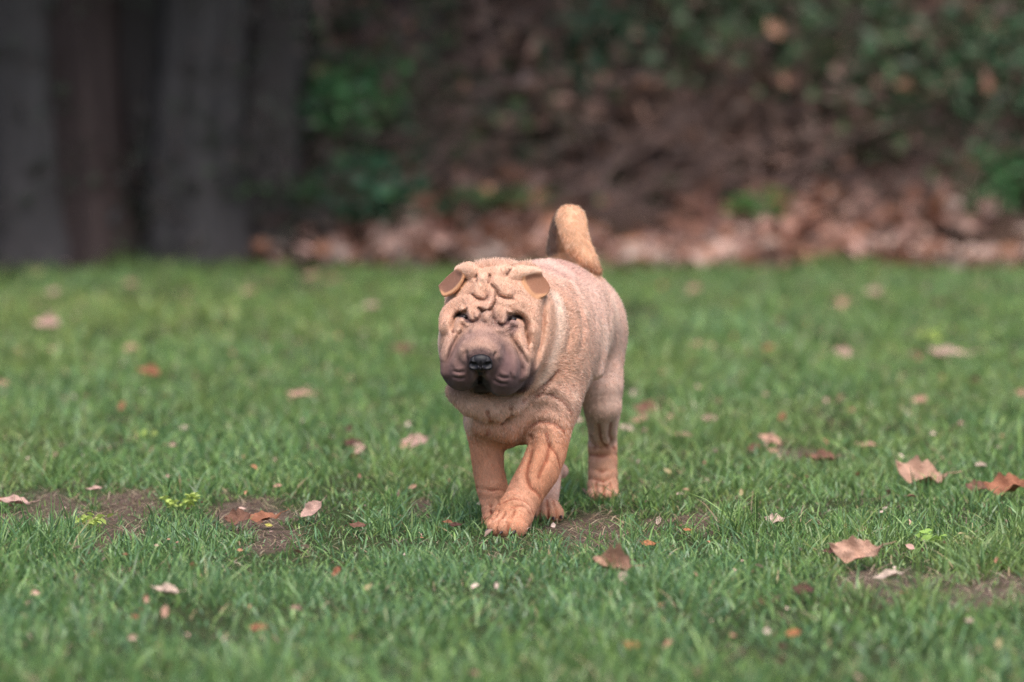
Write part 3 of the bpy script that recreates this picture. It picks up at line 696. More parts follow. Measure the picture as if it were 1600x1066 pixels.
def fallen(px, py, wpx, kind, colr, label, tilt=50, rz=None, curl=.5, up=.016, group=None, name='fallen_leaf'):
    """a fallen leaf lying where the photo shows it; py is its middle"""
    h_ = random.Random(int(px*7+py)); seed = h_.randrange(3)
    key = (kind, seed, colr, round(curl, 1))
    if key not in LMESH: LMESH[key] = leaf_mesh(kind, seed*11+3, curl, LM[colr])
    x, y = GP(px, py+6); size = wpx/FPX*(y+CAM_D)*1.06; z = float(terrain(np.array([x]), np.array([y]))[0])
    o = link(name, LMESH[key], None, (x, y, z+up+size*.13*math.sin(R(tilt))))
    rz = h_.uniform(-35, 35) if rz is None else rz
    o.rotation_mode = 'ZXY'
    o.rotation_euler = (R(tilt), R(h_.uniform(-14, 14)), R(rz))
    # long axis across the picture unless turned
    o.scale = (size*.95, size, size)
    o.rotation_mode = 'XYZ'
    from mathutils import Matrix
    M = Matrix.Rotation(R(h_.uniform(-12, 12)), 3, 'Y') @ Matrix.Rotation(R(tilt*.8), 3, 'X') @ Matrix.Rotation(R(90+rz), 3, 'Z')
    o.rotation_euler = M.to_euler()
    return tag(o, label, 'leaf', group)
FALLEN = [
 (1337, 884, 78, 'oval', 'tan', 'large folded salmon brown leaf standing on bare soil at right of the lawn', 62, 5, 1.4),
 (1300, 876, 30, 'oval', 'dark', 'small dark brown leaf touching the large salmon leaf', 40, 10, .6),
 (1388, 914, 48, 'oval', 'pale', 'flat pale cream leaf just in front of the large salmon leaf', 16, 0, .4),
 (1438, 762, 78, 'lobed', 'tan', 'lobed tan leaf with raised points beside the rust leaf at the right edge', 44, 0, 1.2),
 (1575, 778, 66, 'lobed', 'rust', 'big crinkled rust leaf cut by the right edge of the photo', 38, 0, 1.2),
 (1528, 775, 40, 'lobed', 'brown', 'brown curled leaf tip left of the big rust leaf', 35, 10, .8),
 (955, 908, 58, 'lobed', 'tan', 'curled tan leaf in the front grass below the dog and right of its paws', 62, 4, 1.4),
 (972, 918, 24, 'oval', 'pale', 'small pale leaf pressed to the right side of the curled tan leaf', 60, 60, .8),
 (1013, 862, 24, 'oval', 'orange', 'small orange leaf between the bare soil and the curled tan leaf', 40, 0, .6),
 (1074, 839, 13, 'oval', 'orange', 'tiny orange leaf scrap right of the bare soil behind the dog', 40, 0, .5),
 (1029, 826, 16, 'oval', 'pale', 'small pale upright leaf at the right end of the soil by the dog', 60, 70, .6),
 (1211, 826, 30, 'lobed', 'pale', 'crumpled whitish leaf alone in the long grass right of centre', 50, 0, 1.0),
 (487, 812, 40, 'oval', 'pink', 'pinkish oval leaf standing in the grass left of the dog', 66, 35, .5),
 (560, 833, 26, 'oval', 'brown', 'dull brown leaf right of the pinkish oval leaf', 35, -15, .5),
 (372, 824, 40, 'lobed', 'brown', 'brown lobed leaf standing at the left of the dark leaf pile', 62, 20, .9),
 (412, 822, 52, 'oval', 'rust', 'dark rust leaf lying on the bare soil left of the pinkish oval leaf', 25, 5, .7),
 (420, 832, 12, 'oval', 'yellow', 'tiny yellow leaf in front of the dark rust leaf', 55, 0, .5),
 (22, 796, 52, 'oval', 'pink', 'pale pink flat leaf on the bare soil at the left edge', 15, 0, .4),
 (2, 795, 26, 'oval', 'rust', 'rust leaf touching the left edge of the photo above the soil', 22, 0, .6),
 (650, 704, 40, 'lobed', 'pink', 'pink curled leaf nearest the dog on its left, behind its front legs', 52, 0, 1.0),
 (634, 706, 22, 'oval', 'tan', 'tan leaf half under the pink curled leaf left of the dog', 45, 40, .8),
 (560, 716, 28, 'lobed', 'pink', 'pink three-cornered leaf left of the pink curled leaf', 45, 70, .8),
 (552, 703, 30, 'oval', 'dark', 'dark brown leaf behind the pink three-cornered leaf', 40, 0, .8),
 (546, 680, 16, 'oval', 'dark', 'small dark leaf standing above the pink three-cornered leaf', 70, 80, .6),
 (472, 622, 42, 'oval', 'tan', 'long flat tan leaf in the blurred grass left of the dog chest', 18, 0, .5),
 (287, 675, 14, 'oval', 'pale', 'tiny round whitish leaf alone in the left grass', 60, 0, .4),
 (268, 706, 14, 'oval', 'pink', 'tiny pink leaf just below the round whitish one', 50, 0, .4),
 (191, 639, 18, 'oval', 'rust', 'small rust leaf standing in the left grass', 60, 60, .5),
 (233, 592, 34, 'lobed', 'rust', 'red brown leaf in the blurred grass at the left, middle of three in a line', 40, 0, .6),
 (204, 551, 22, 'oval', 'tan', 'small rounded tan leaf on a dark patch at the left', 50, 0, .5),
 (74, 517, 38, 'lobed', 'pink', 'pink blurred leaf high on the lawn near the left edge', 40, 0, .6),
 (80, 552, 15, 'oval', 'tan', 'small tan leaf under the pink leaf near the left edge', 50, 0, .5),
 (4, 606, 20, 'oval', 'tan', 'tan leaf touching the left edge halfway up the lawn', 50, 0, .5),
 (84, 464, 22, 'oval', 'pink', 'faint pink leaf far back on the left lawn', 40, 0, .5),
 (204, 449, 18, 'oval', 'tan', 'faint tan leaf far back left near the dark trees', 45, 0, .5),
 (388, 463, 22, 'oval', 'tan', 'tan blurred leaf far back between the trees and the dog', 45, 0, .5),
 (488, 436, 22, 'oval', 'tan', 'tan leaf at the back edge of the lawn left of the dog', 45, 0, .5),
 (518, 444, 24, 'oval', 'brown', 'brown leaf at the back edge of the lawn nearest the dog ear', 45, 0, .5),
 (580, 486, 20, 'oval', 'pink', 'pink leaf in the blurred grass left of the dog face', 45, 0, .5),
 (630, 553, 34, 'oval', 'brown', 'flat brown leaf in the grass beside the dog cheek', 20, 0, .5),
 (258, 942, 44, 'oval', 'pale', 'pale flat leaf in the front left grass above the upright tan ones', 22, 0, .7),
 (229, 952, 16, 'oval', 'tan', 'narrow tan leaf left of the pale flat leaf in front', 65, 85, .6),
 (258, 972, 22, 'oval', 'tan', 'upright tan leaf below the pale flat leaf in front', 70, 80, .6),
 (212, 980, 14, 'oval', 'rust', 'small rust scrap left of the upright tan leaf in front', 50, 0, .5),
 (404, 998, 28, 'oval', 'rust', 'blurred rust leaf near the bottom edge left of centre', 45, 0, .6),
 (526, 908, 20, 'oval', 'rust', 'rust curled leaf standing in the front grass left of centre', 62, 60, .8),
 (575, 932, 18, 'oval', 'straw', 'straw coloured leaf scrap right of the rust curled leaf in front', 50, 50, .6),
 (988, 1022, 26, 'oval', 'orange', 'orange blurred leaf at the bottom edge in the centre', 50, 0, .6),
 (1240, 1003, 22, 'lobed', 'orange', 'small orange lobed leaf in the blurred front grass at right', 55, 0, .7),
 (1222, 1023, 18, 'oval', 'dark', 'small dark leaf below the small orange lobed leaf', 40, 0, .6),
 (1256, 938, 34, 'lobed', 'dark', 'dark crumpled leaf in front of the large salmon leaf', 40, 0, .8),
 (1412, 942, 14, 'oval', 'rust', 'tiny rust leaf below the flat pale cream leaf', 45, 0, .5),
 (1560, 1018, 18, 'oval', 'straw', 'straw leaf standing near the bottom right corner', 65, 80, .5),
 (1515, 984, 14, 'oval', 'pale', 'pale scrap of leaf in the lower right grass', 55, 0, .5),
 (1203, 700, 38, 'oval', 'tan', 'tan leaf on top of the cluster of three at the right of the dog', 42, -15, .7),
 (1178, 710, 22, 'oval', 'brown', 'brown leaf at the left of the cluster of three', 50, 30, .8),
 (1208, 715, 18, 'oval', 'tan', 'small tan leaf at the lower right of the cluster of three', 55, 0, .6),
 (1283, 731, 50, 'oval', 'brown', 'long flat brown leaf right of the cluster of three', 22, 0, .7),
 (1298, 727, 26, 'oval', 'pink', 'pink tip of leaf lying on the long flat brown leaf', 30, 0, .6),
 (1222, 662, 18, 'oval', 'rust', 'small rust leaf standing behind the cluster of three', 62, 60, .7),
 (1437, 636, 26, 'oval', 'tan', 'tan leaf in the blurred grass at right, under a small dark one', 50, 10, .6),
 (1524, 603, 20, 'oval', 'dark', 'small dark red leaf in the right grass', 50, 0, .6),
 (1594, 624, 24, 'oval', 'tan', 'tan leaf touching the right edge halfway up the lawn', 45, 0, .6),
 (1319, 560, 32, 'oval', 'pink', 'round pale pink leaf in the blurred right grass', 62, 0, .3),
 (1485, 558, 66, 'oval', 'pink', 'long flat pink leaf lying by a lime green weed', 17, 0, .3),
 (1432, 562, 34, 'oval', 'brown', 'brown leaf at the left end of the long flat pink leaf', 15, 0, .4),
 (1200, 551, 20, 'oval', 'rust', 'rust leaf in the blurred grass left of the round pink leaf', 45, 0, .5),
 (1090, 547, 18, 'oval', 'tan', 'tan leaf in the blurred grass midway between dog rump and round pink leaf', 45, 0, .5),
 (1365, 462, 24, 'oval', 'pink', 'pink grey leaf far back on the right lawn', 60, 0, .4),
 (1316, 480, 26, 'oval', 'tan', 'tan tilted leaf far back left of the pink grey one', 55, 50, .5),
 (1216, 508, 24, 'oval', 'dark', 'dark leaf far back on a worn patch of lawn at right', 40, 0, .5),
 (1466, 478, 22, 'oval', 'dark', 'dusky leaf far back right of the pink grey one', 40, 0, .5),
 (1084, 460, 24, 'oval', 'tan', 'faint tan leaf far back right of the dog tail', 40, 0, .5),
 (1012, 652, 40, 'lobed', 'brown', 'brown lobed leaf behind the dog hind leg, topmost of its pile', 48, 0, .8),
 (1000, 668, 26, 'oval', 'tan', 'tan leaf under the brown lobed leaf behind the dog', 50, 30, .7),
 (978, 680, 24, 'oval', 'pale', 'pale leaf close beside the dog hind leg', 45, -20, .7),
 (1046, 663, 18, 'oval', 'tan', 'small tan leaf right of the pile behind the dog', 55, 60, .6),
 (1108, 666, 26, 'oval', 'pink', 'pink leaf alone in the grass right of the pile behind the dog', 40, -15, .6),
 (1068, 688, 26, 'oval', 'tan', 'flat tan leaf below the pink one right of the dog', 30, 0, .5),
 (902, 666, 20, 'oval', 'pink', 'pink leaf seen between the dog legs', 55, 0, .5),
 (1043, 746, 14, 'oval', 'straw', 'narrow straw leaf standing right of the hind paw', 55, -40, .3),
 (1158, 780, 12, 'oval', 'straw', 'thin straw husk upright in the grass right of the dog', 75, 90, .3),
 (1345, 704, 18, 'oval', 'tan', 'small tan leaf left of the lobed tan leaf', 40, 0, .6),
 (1358, 705, 22, 'oval', 'tan', 'flat tan leaf behind the lobed tan leaf', 25, 0, .5),
 (1532, 737, 20, 'oval', 'pale', 'small pale leaf lying behind the big rust leaf', 25, 0, .5),
 (700, 828, 16, 'oval', 'rust', 'small rust leaf close to the left of the dog front paws', 40, 0, .6),
 (712, 832, 20, 'oval', 'dark', 'small dark leaf next to the dog front paws', 35, 0, .7),
 (645, 772, 14, 'oval', 'tan', 'small tan leaf upright in the grass left of the front legs', 60, 30, .5),
 (434, 770, 14, 'oval', 'tan', 'small tan scrap behind the soil left of the dog', 45, 0, .5),
 (262, 755, 12, 'oval', 'pink', 'tiny pink scrap behind the soil at the left', 45, 0, .5),
 (147, 775, 26, 'oval', 'pink', 'dull pink leaf lying flat on the soil strip at the left', 15, 0, .4),
]
for a in FALLEN: fallen(a[0], a[1], a[2], a[3], a[4], a[5], a[6], a[7], a[8])

# small weeds with yellow green leaves
m_weed = material('weed_leaf', noise=(40, (.30, .42, .09), (.50, .58, .18), 3), rough=.5, spec=.3, transl=.3)
m_stem = material('weed_stem', base=(.22, .32, .10), rough=.6)
def tube_mesh(name, P, Rr, mat, seg_=8, noise=0, flute=0, seed=0):
    """tapering limb along a chain of points"""
    r_ = random.Random(seed); V = []; F_ = []; P = [Vector(p) for p in P]; n = len(P); ph = r_.uniform(0, 6)
    for i, p in enumerate(P):
        t = (P[min(i+1, n-1)]-P[max(i-1, 0)]).normalized(); u = t.orthogonal().normalized() if abs(t.z) < .95 else Vector((1, 0, 0)); u = (u-t*u.dot(t)).normalized(); v = t.cross(u)
        for k in range(seg_):
            a = 2*math.pi*k/seg_; rr = Rr[i]*(1+r_.uniform(-noise, noise)+flute*(math.sin(3*a+ph+i*.05)*.6+math.sin(7*a+2*ph+i*.09)*.4))
            V.append(p+u*math.cos(a)*rr+v*math.sin(a)*rr)
    for i in range(n-1):
        for k in range(seg_): F_.append((i*seg_+k, i*seg_+(k+1) % seg_, (i+1)*seg_+(k+1) % seg_, (i+1)*seg_+k))
    V.append(P[-1]); cap = [(len(V)-1, (n-1)*seg_+k, (n-1)*seg_+(k+1) % seg_) for k in range(seg_)]
    return npmesh(name, np.array([tuple(v) for v in V]), np.concatenate([np.array(F_).ravel(), np.array(cap).ravel()]), [4]*len(F_)+[3]*len(cap), mat)
def scatter_leaves(name, P, S, col, mat, seed=0, shape=5, flat=.5, parent=None):
    """many small bent leaves: centres P, lengths S, colours col"""
    r_ = np.random.default_rng(seed); n = len(P)
    T = np.array([(0, -.5, 0), (.30, -.12, .07), (.22, .25, .05), (0, .5, -.05), (-.22, .25, .05), (-.30, -.12, .07), (0, 0, -.02)])
    a = r_.uniform(0, 2*np.pi, n); th = r_.normal(0, 1, n)*flat; ph = r_.normal(0, 1, n)*flat
    ca, sa, ct, st, cp, sp = np.cos(a), np.sin(a), np.cos(th), np.sin(th), np.cos(ph), np.sin(ph)
    V = np.zeros((n, 7, 3)); bend = r_.uniform(.5, 2.5, n)
    for k, (x, y, z) in enumerate(T):
        z = z*bend; y1, z1 = y*ct-z*st, y*st+z*ct; x1, z2 = x*cp+z1*sp, -x*sp+z1*cp
        V[:, k, 0] = P[:, 0]+(x1*ca-y1*sa)*S; V[:, k, 1] = P[:, 1]+(x1*sa+y1*ca)*S; V[:, k, 2] = P[:, 2]+z2*S
    b = (np.arange(n)*7)[:, None]; F_ = np.concatenate([b+np.array([[6, i, (i+1) % 6]]) for i in range(6)], 1)
    return link(name, npmesh(name, V.reshape(-1, 3), F_.ravel(), np.full(6*n, 3), mat, np.repeat(col, 7, 0), smooth=False), parent)
def weed(px, py, wpx, h, label, nl=16, seed=0, colr=(.42, .52, .13)):
    x, y = GP(px, py+8); s_ = wpx/FPX*(y+CAM_D); z = float(terrain(np.array([x]), np.array([y]))[0]); r_ = random.Random(seed)
    o = bpy.data.objects.new('weed', None); scene.collection.objects.link(o); o.location = (x, y, z); tag(o, label, 'weed')
    Pl = []; 
    for k in range(5):
        a = r_.uniform(0, 6.28); e = Vector((math.cos(a)*s_*.45, math.sin(a)*s_*.45, h*r_.uniform(.6, 1)))
        link('stem', tube_mesh('stem', [(0, 0, 0), e*.5+Vector((0, 0, h*.15)), e], [.0012, .001, .0007], m_stem, 5), o)
        for j in range(nl//5+1): Pl.append(e*r_.uniform(.6, 1.05)+Vector((r_.uniform(-1, 1)*.009, r_.uniform(-1, 1)*.009, r_.uniform(-.002, .008))))
    Pl = np.array([tuple(p) for p in Pl]); n = len(Pl)
    rr = np.random.default_rng(seed); c = np.tile(colr, (n, 1))*rr.uniform(.8, 1.25, (n, 1))
    lo = scatter_leaves('foliage', Pl, rr.uniform(.010, .017, n)*(1 if s_ < .12 else 1.8), c, m_weedv, seed, flat=.5, parent=o)
m_weedv = material('weed_leaf_tint', attr=True, rough=.5, spec=.3, transl=.3)
weed(283, 798, 62, .030, 'yellow green seedling by the soil strip, right one of two at the left', 40, 1)
weed(143, 830, 50, .032, 'yellow green seedling on the soil, nearer the left edge of the photo', 30, 2)
weed(1455, 545, 46, .060, 'lime green weed behind the long flat pink leaf', 20, 3)
weed(48, 436, 40, .05, 'pale yellow weed at the back of the lawn by the left edge', 16, 4, (.60, .60, .28))
weed(1452, 850, 36, .024, 'small lime weed in the grass right of the large salmon leaf', 20, 5, (.30, .46, .10))
weed(232, 690, 24, .03, 'tiny lime weed in the blurred grass at the left', 10, 6)
weed(1510, 860, 40, .03, 'dry straw coloured tuft of weed beside the small lime weed', 24, 7, (.50, .43, .22))

# ------------------------------------------------------------------ the bank behind: leaf litter, thicket, trees
m_leafv = material('thicket_leaf', attr=True, rough=.5, spec=.35, transl=.12)
m_litter = material('litter_leaf', attr=True, rough=.6, spec=.3, transl=.12)
rg = np.random.default_rng(8)
def bx(px, D_): return (px-800)/FPX*D_
# leaf litter on the foot of the bank
n = 9000; x = rg.uniform(-4.5, 4.8, n); y = BANK-.16+rg.gamma(2.0, .19, n)*(1+.6*sm(x, .3, 1.2))
k = rg.random(n) < np.where(x < -1.85, .7, np.where(x < -.72, .0, np.where(x < -.42, .22, 1.0))); x, y = x[k], y[k]
k = rg.random(len(x)) < sm(fbm(x*3.2, y*4.2, 51, 2), .38, .60)*.95+.05; x, y = x[k], y[k]; n = len(x)
pal = np.array([(.60, .36, .29), (.66, .43, .35), (.46, .23, .16), (.34, .17, .12), (.72, .54, .45), (.55, .26, .15)]); col = pal[rg.integers(0, 6, n)]*rg.uniform(.45, 1.1, (n, 1))
z = terrain(x, y)+rg.uniform(.005, .06, n)
tag(scatter_leaves('leaf_litter', np.stack([x, y, z], 1), rg.uniform(.04, .10, n), col, m_litter, 1, flat=.65), 'drift of fallen pinkish brown leaves along the foot of the bank', 'leaf litter', kind='stuff')
# sparse individual leaves are built above; small scraps trodden into the lawn read as one scatter
n = 1700; x = rg.uniform(-2.2, 2.2, n); y = rg.uniform(-1.9, 6.7, n); col = pal[rg.integers(0, 6, n)]*rg.uniform(.6, 1.2, (n, 1))
tag(scatter_leaves('leaf_debris', np.stack([x, y, terrain(x, y)+rg.uniform(.004, .024, n)], 1), rg.uniform(.006, .018, n), col, m_litter, 2, flat=.6), 'tiny brown leaf scraps scattered through the lawn', 'leaf scraps', kind='stuff')

def n3(x, y, z, s): return .5*(fbm(x+7.1*y, z+3.3*y, s, 2)+fbm(x-2.7*z, y*1.3+z, s+5, 2))
# thicket of ivy and bramble covering the bank
n = 52000; x = rg.uniform(-.85, 4.8, n); x[:9000] = rg.uniform(-4.8, 4.8, 9000); y = 7.0+rg.random(n)**1.3*1.4; h = rg.random(n)
zb = terrain(x, y); z = zb+h*np.clip(.08+1.5*(y-6.84), .05, 1.5)
cl = n3(x*5, y*5, z*5, 61); k = cl > rg.uniform(.36, .56, n); k &= ~((x < -.72) & (x > -1.85) & (rg.random(n) < .75) & (z > .16)); k &= ~((x > -.5) & (x < .05) & (z > .42) & (rg.random(n) < .6)); x, y, z, cl = x[k], y[k], z[k], cl[k]; n = len(x)
pxs = 800+x*FPX/(y+CAM_D); g = fbm(x*2.3+4, z*2.6, 63, 2)+.16*sm(x, .9, 1.6)-.10*(np.abs(x-.35) < .5)+.10*sm(x, -.1, -.4)
isg = g+rg.normal(0, .12, n) > .47
gr = np.array([(.060, .11, .050), (.085, .145, .060), (.085, .135, .085), (.12, .18, .075), (.055, .085, .050)]); br = np.array([(.21, .135, .105), (.28, .175, .135), (.17, .115, .09), (.36, .22, .17), (.13, .095, .085)])
col = np.where(isg[:, None], gr[rg.integers(0, 5, n)], br[rg.integers(0, 5, n)])*rg.uniform(.5, 1.25, (n, 1))
bright_leaf = rg.random(n) < .028; col[bright_leaf] = np.array([.48, .26, .17])*rg.uniform(.8, 1.2, (bright_leaf.sum(), 1))  # a few leaves at random take a brighter tan
tag(scatter_leaves('undergrowth', np.stack([x, y, z], 1), rg.uniform(.030, .075, n), col, m_leafv, 3, flat=.9), 'tangled ivy and bramble leaves covering the bank behind the lawn', 'undergrowth', kind='stuff')
# tangle of thin twigs through it
def twig_mass(name, N, seed, x0, x1, mat, rad=(.002, .006)):
    r_ = np.random.default_rng(seed); V = []; F_ = []
    for i in range(N):
        p = np.array([r_.uniform(x0, x1), r_.uniform(6.85, 7.7), 0]); p[2] = terrain(p[:1], p[1:2])[0]+r_.uniform(0, .9)*(p[1]-6.8)
        d = np.array([r_.normal(0, 1), r_.normal(0, .5), r_.normal(.3, .7)]); d /= np.linalg.norm(d); rr = r_.uniform(*rad); L = r_.uniform(.15, .6); b0 = len(V)
        for k in range(5):
            u = np.cross(d, (0, 1, .1)); u /= np.linalg.norm(u)+1e-9; v = np.cross(d, u)
            for j in range(3): a = 2.094*j; V.append(p+(u*math.cos(a)+v*math.sin(a))*rr*(1-.15*k))
            p = p+d*L/4; d = d+r_.normal(0, .22, 3); d /= np.linalg.norm(d)
        for k in range(4):
            for j in range(3): F_.append((b0+k*3+j, b0+k*3+(j+1) % 3, b0+k*3+3+(j+1) % 3, b0+k*3+3+j))
    return link(name, npmesh(name, np.array(V), np.array(F_), np.full(len(F_), 4), mat))
m_twig = material('twig_bark', noise=(30, (.10, .06, .05), (.24, .15, .12)), rough=.8, spec=.2)
m_twig2 = material('pale_twig_bark', noise=(30, (.15, .10, .09), (.30, .21, .18)), rough=.8, spec=.2)
tag(twig_mass('twigs', 2600, 5, -1.3, 4.6, m_twig2), 'tangle of thin brown bramble stems on the bank', 'twigs', kind='stuff')

def branch(P, r0, r1, label, mat=None, cat='branch', name='branch', group=None):
    pts = [W(px, py, y) for px, py, y in P]; pts = spline(pts, 5)
    o = link(name, tube_mesh(name, pts, list(np.linspace(r0, r1, len(pts))), mat or m_twig2, 8, .10, seed=int(P[0][0]))); return tag(o, label, cat, group)
branch([(955, 262, 7.0), (1010, 232, 6.98), (1050, 205, 6.97), (1075, 185, 7.0), (1120, 175, 7.1)], .007, .004, 'pale bare branch slanting up across the middle of the thicket')
branch([(920, 165, 7.05), (950, 132, 7.0), (1010, 118, 7.0), (1060, 135, 7.05), (1110, 190, 7.1)], .007, .004, 'arching mauve bramble stem above the pale slanting branch')
branch([(735, -60, 7.3), (752, 20, 7.2), (768, 90, 7.15), (800, 150, 7.1)], .008, .006, 'pale crooked branch hanging down above the dog head')
branch([(490, -40, 7.0), (503, 20, 6.95), (506, 48, 6.95)], .009, .013, 'short pale branch stub hanging at the top left of the shrub')
branch([(225, 275, 6.9), (240, 305, 6.88), (275, 328, 6.88), (310, 325, 6.92)], .005, .003, 'curved pinkish twig lying at the foot of the dark trees')
branch([(246, 308, 6.9), (242, 240, 6.9), (246, 190, 6.92)], .007, .004, 'upright brown sapling stem in front of the dark trees')
branch([(425, 300, 6.95), (432, 240, 6.95), (440, 200, 7.0)], .007, .004, 'upright brown sapling stem left of the dog and right of the trees')
branch([(640, 330, 7.0), (700, 250, 7.0), (790, 215, 7.05), (850, 220, 7.1)], .005, .003, 'thin brown arching stem behind the dog head')
branch([(1110, 380, 6.85), (1120, 360, 6.86), (1095, 402, 6.85)], .007, .005, 'short grey stick lying on the leaves right of the dog tail')
branch([(1290, 130, 7.05), (1400, 165, 7.0), (1480, 160, 7.05)], .005, .003, 'thin stem crossing the ivy at the right')
branch([(1180, 330, 6.95), (1230, 270, 7.0), (1300, 250, 7.0), (1350, 285, 7.0)], .005, .003, 'low arching bramble stem over the leaf drift at right')

r_ = np.random.default_rng(77); n = 3600; x = r_.uniform(-1.9, -.4, n); y = 6.52+r_.random(n)*.25; z = terrain(x, y)+r_.random(n)**1.9*1.1
k = n3(x*6, y, z*4, 88) > .53; x, y, z = x[k], y[k], z[k]; n = len(x)
tag(scatter_leaves('ivy', np.stack([x, y, z], 1), r_.uniform(.02, .045, n), np.array([(.06, .08, .045), (.07, .075, .055), (.10, .075, .065), (.07, .065, .06)])[r_.integers(0, 4, n)]*r_.uniform(.6, 1.2, (n, 1)), m_leafv, 21, flat=.7), 'thin dusky ivy leaves creeping up the dark trunks at the left', 'ivy', kind='stuff')
# shrubs that stand out of the thicket
def shrub(px, py, D_y, sx, sz, nl, cols, label, seed, size=(.03, .06)):
    c = W(px, py, D_y); zb = float(terrain(np.array([c[0]]), np.array([c[1]]))[0]); r_ = np.random.default_rng(seed)
    o = bpy.data.objects.new('shrub', None); scene.collection.objects.link(o); o.location = (c[0], c[1], zb); tag(o, label, 'shrub')
    P = r_.normal(0, 1, (nl*2, 3)); P /= np.linalg.norm(P, axis=1, keepdims=True); P *= (r_.random((nl*2, 1))**.6)*1.35; P += r_.normal(0, .22, P.shape)
    P = P*np.array([sx, sx*.8, sz])+np.array([0, 0, c[2]-zb]); k = n3(P[:, 0]*9+px, P[:, 1]*9, P[:, 2]*9, 71) > .47; P[:, 2] = np.abs(P[:, 2]); P = P[k][:nl]; n = len(P)
    cc = np.array(cols)[r_.integers(0, len(cols), n)]*r_.uniform(.7, 1.3, (n, 1))
    scatter_leaves('foliage', P, r_.uniform(*size, n), cc*1.15, m_leafv, seed, flat=.8, parent=o)
    for i in range(5):
        e = Vector((r_.uniform(-.6, .6)*sx, r_.uniform(-.5, .5)*sx, c[2]-zb+r_.uniform(-.3, .6)*sz)); link('stem', tube_mesh('stem', [(0, 0, -.02), e*.5+Vector((0, 0, .05)), e], [.007, .005, .003], m_twig, 6), o)
GL = [(.05, .16, .05), (.08, .21, .07), (.04, .11, .05), (.12, .24, .09)]
shrub(525, 165, 7.0, .155, .13, 420, GL, 'bright green leafy shrub between the dark trees and the dog', 11)
shrub(350, 300, 6.95, .11, .10, 200, [(.06, .13, .05), (.08, .15, .05), (.04, .09, .04)], 'low dull green shrub in front of the dark trees', 12)
shrub(590, 320, 6.8, .17, .10, 300, [(.04, .10, .05), (.05, .13, .07), (.03, .08, .04)], 'low dark green shrub beside the leaf drift left of the dog', 13)
shrub(1575, 360, 6.95, .12, .08, 200, [(.05, .14, .05), (.07, .17, .06)], 'small green shrub on the leaf drift at the right edge', 14)
shrub(1540, 110, 7.1, .30, .20, 700, [(.045, .095, .045), (.065, .12, .06), (.035, .07, .035)], 'dense blue green ivy bush in the upper right corner', 15)
shrub(1110, 60, 7.15, .26, .16, 420, [(.045, .08, .04), (.055, .10, .045), (.06, .09, .05)], 'dark green bush at the top right of the dog tail', 16)
shrub(930, 70, 7.15, .14, .14, 240, [(.045, .09, .055), (.055, .10, .06)], 'dark teal bush above the dog', 17)
shrub(1190, 385, 6.83, .07, .03, 160, [(.10, .22, .06), (.08, .18, .05)], 'bright green clump of plants growing in the leaf drift', 18, (.02, .04))
shrub(790, 380, 6.85, .14, .02, 260, [(.12, .17, .07), (.08, .14, .05)], 'mossy green clump at the lawn edge behind the dog head', 19, (.02, .035))
shrub(470, 385, 6.85, .22, .03, 260, [(.08, .15, .05), (.05, .10, .04)], 'low green weeds at the lawn edge right of the trees', 20, (.02, .04))

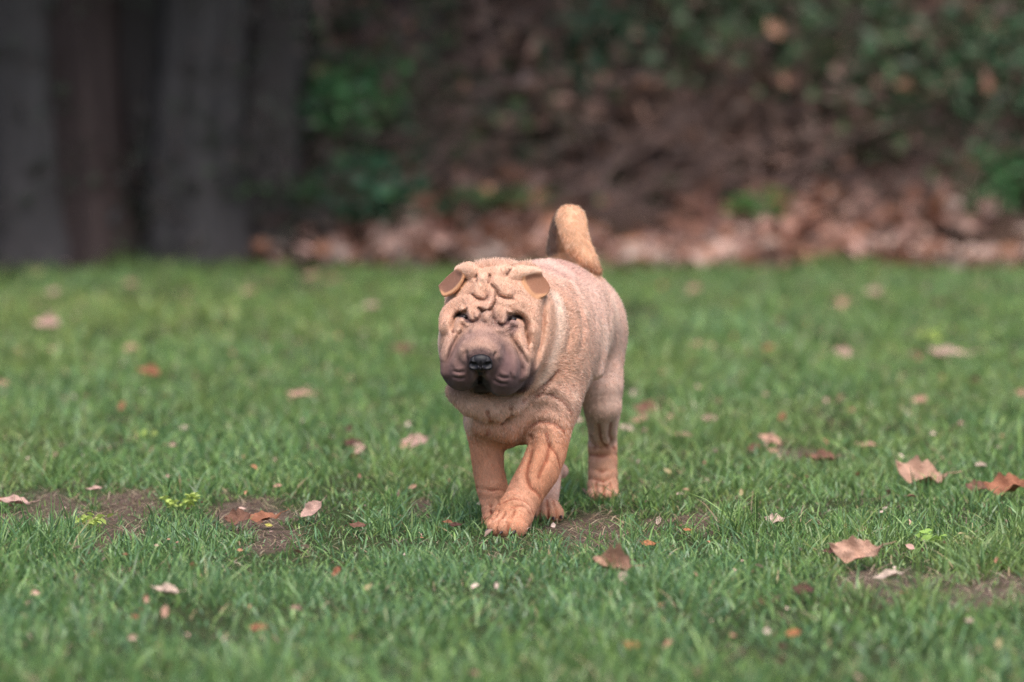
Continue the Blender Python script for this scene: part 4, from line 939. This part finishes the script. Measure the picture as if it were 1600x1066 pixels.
# trees: fluted trunks, limbs, crowns overhead (unseen, added to shade the bank from the sky)
def bark(name, a, b, sc=6):
    m = material(name, noise=(sc, a, b, 8), rough=.9, spec=.15, bump=(sc*5, 1.0, .03)); N = m.node_tree.nodes; L = m.node_tree.links
    mp = N.new('ShaderNodeMapping'); mp.inputs['Scale'].default_value = (1, 1, .12); tc = [q_ for q_ in N if q_.type == 'TEX_COORD'][0]
    L.new(tc.outputs['Object'], mp.inputs[0])
    for q_ in N:
        if q_.type == 'TEX_NOISE': L.new(mp.outputs[0], q_.inputs['Vector'])
    return m
b_grey = bark('grey_bark', (.048, .042, .041), (.115, .103, .098)); b_red = bark('red_brown_bark', (.046, .033, .031), (.095, .066, .058)); b_dark = bark('dark_bark', (.036, .031, .030), (.090, .078, .073))
def tree(x, y, r, H, mat, label, seed, lean=0, crown=True, fl=.16):
    r_ = random.Random(seed); zb = float(terrain(np.array([x]), np.array([y]))[0])
    o = bpy.data.objects.new('tree', None); scene.collection.objects.link(o); o.location = (x, y, zb-.16); tag(o, label, 'tree')
    n = 26; P = []; Rr = []
    for i in range(n):
        t = i/(n-1); P.append((lean*t*H+.03*math.sin(t*9+seed), .04*math.sin(t*7), t*H)); Rr.append(r*(1-.55*t+.55*math.exp(-t*H/.16)))
    link('trunk', tube_mesh('trunk', P, Rr, mat, 40, .035, fl, seed), o)
    tops = []
    for k in range(6):
        t = r_.uniform(.5, .95); b = Vector(P[int(t*(n-1))]); a = r_.uniform(0, 6.28) if k > 1 else -1.57+r_.uniform(-.5, .5); e = b+Vector((math.cos(a)*1.3, math.sin(a)*1.3, r_.uniform(.5, 1.4)))
        link('limb', tube_mesh('limb', [b, b*.5+e*.5+Vector((0, 0, .15)), e], [r*.35, r*.22, r*.08], mat, 10, .06, seed=k), o); tops += [e, b*.4+e*.6]
    rr = np.random.default_rng(seed); m = 1100 if crown else 900; c = np.array([tuple(tops[i]) for i in rr.integers(0, len(tops), m)])+rr.normal(0, .45, (m, 3)); c = c[c[:, 2] > 1.45]
    cc = np.array([(.04, .09, .03), (.06, .12, .04), (.10, .09, .04), (.03, .07, .03)])[rr.integers(0, 4, len(c))]*rr.uniform(.7, 1.3, (len(c), 1))
    scatter_leaves('crown', c, rr.uniform(.09, .17, len(c)), cc, m_leafv, seed, flat=.8, parent=o)
tree(bx(45, 15.0), 6.80, .19, 3.2, b_grey, 'thick grey trunk at the left edge of the photo', 1, .01)
tree(bx(150, 14.95), 6.72, .125, 3.0, b_red, 'red brown trunk between the thick grey trunk and the dark one', 2, 0)
tree(bx(238, 15.1), 6.88, .135, 3.2, b_dark, 'nearly black trunk in the middle of the row at the left', 3, .01)
tree(bx(318, 15.0), 6.78, .150, 3.0, b_grey, 'dusky grey trunk right of the nearly black one', 4, -.01)
tree(bx(412, 15.2), 6.95, .135, 3.3, b_dark, 'dark trunk at the right end of the row, left of the green shrub', 5, .01)
tree(bx(-90, 15.0), 6.8, .17, 3.4, b_dark, 'dark trunk just beyond the left edge of the photo', 6, 0)
tree(bx(820, 15.9), 7.95, .055, 3.0, b_grey, 'slender grey trunk at the top centre of the photo', 7, -.03)
b_slate = bark('slate_bark', (.030, .036, .050), (.075, .090, .120))
tree(bx(625, 15.9), 7.85, .12, 3.2, b_slate, 'dark trunk in the gloom above the green shrub', 8, 0)
tree(1.6, 8.6, .15, 3.4, b_dark, 'dark trunk hidden high in the ivy at the right', 9, 0)
tree(-3.0, 7.6, .18, 3.4, b_grey, 'grey trunk well to the left of the row', 10, 0)
tree(3.4, 8.4, .17, 3.4, b_grey, 'grey trunk well to the right behind the thicket', 12, 0)
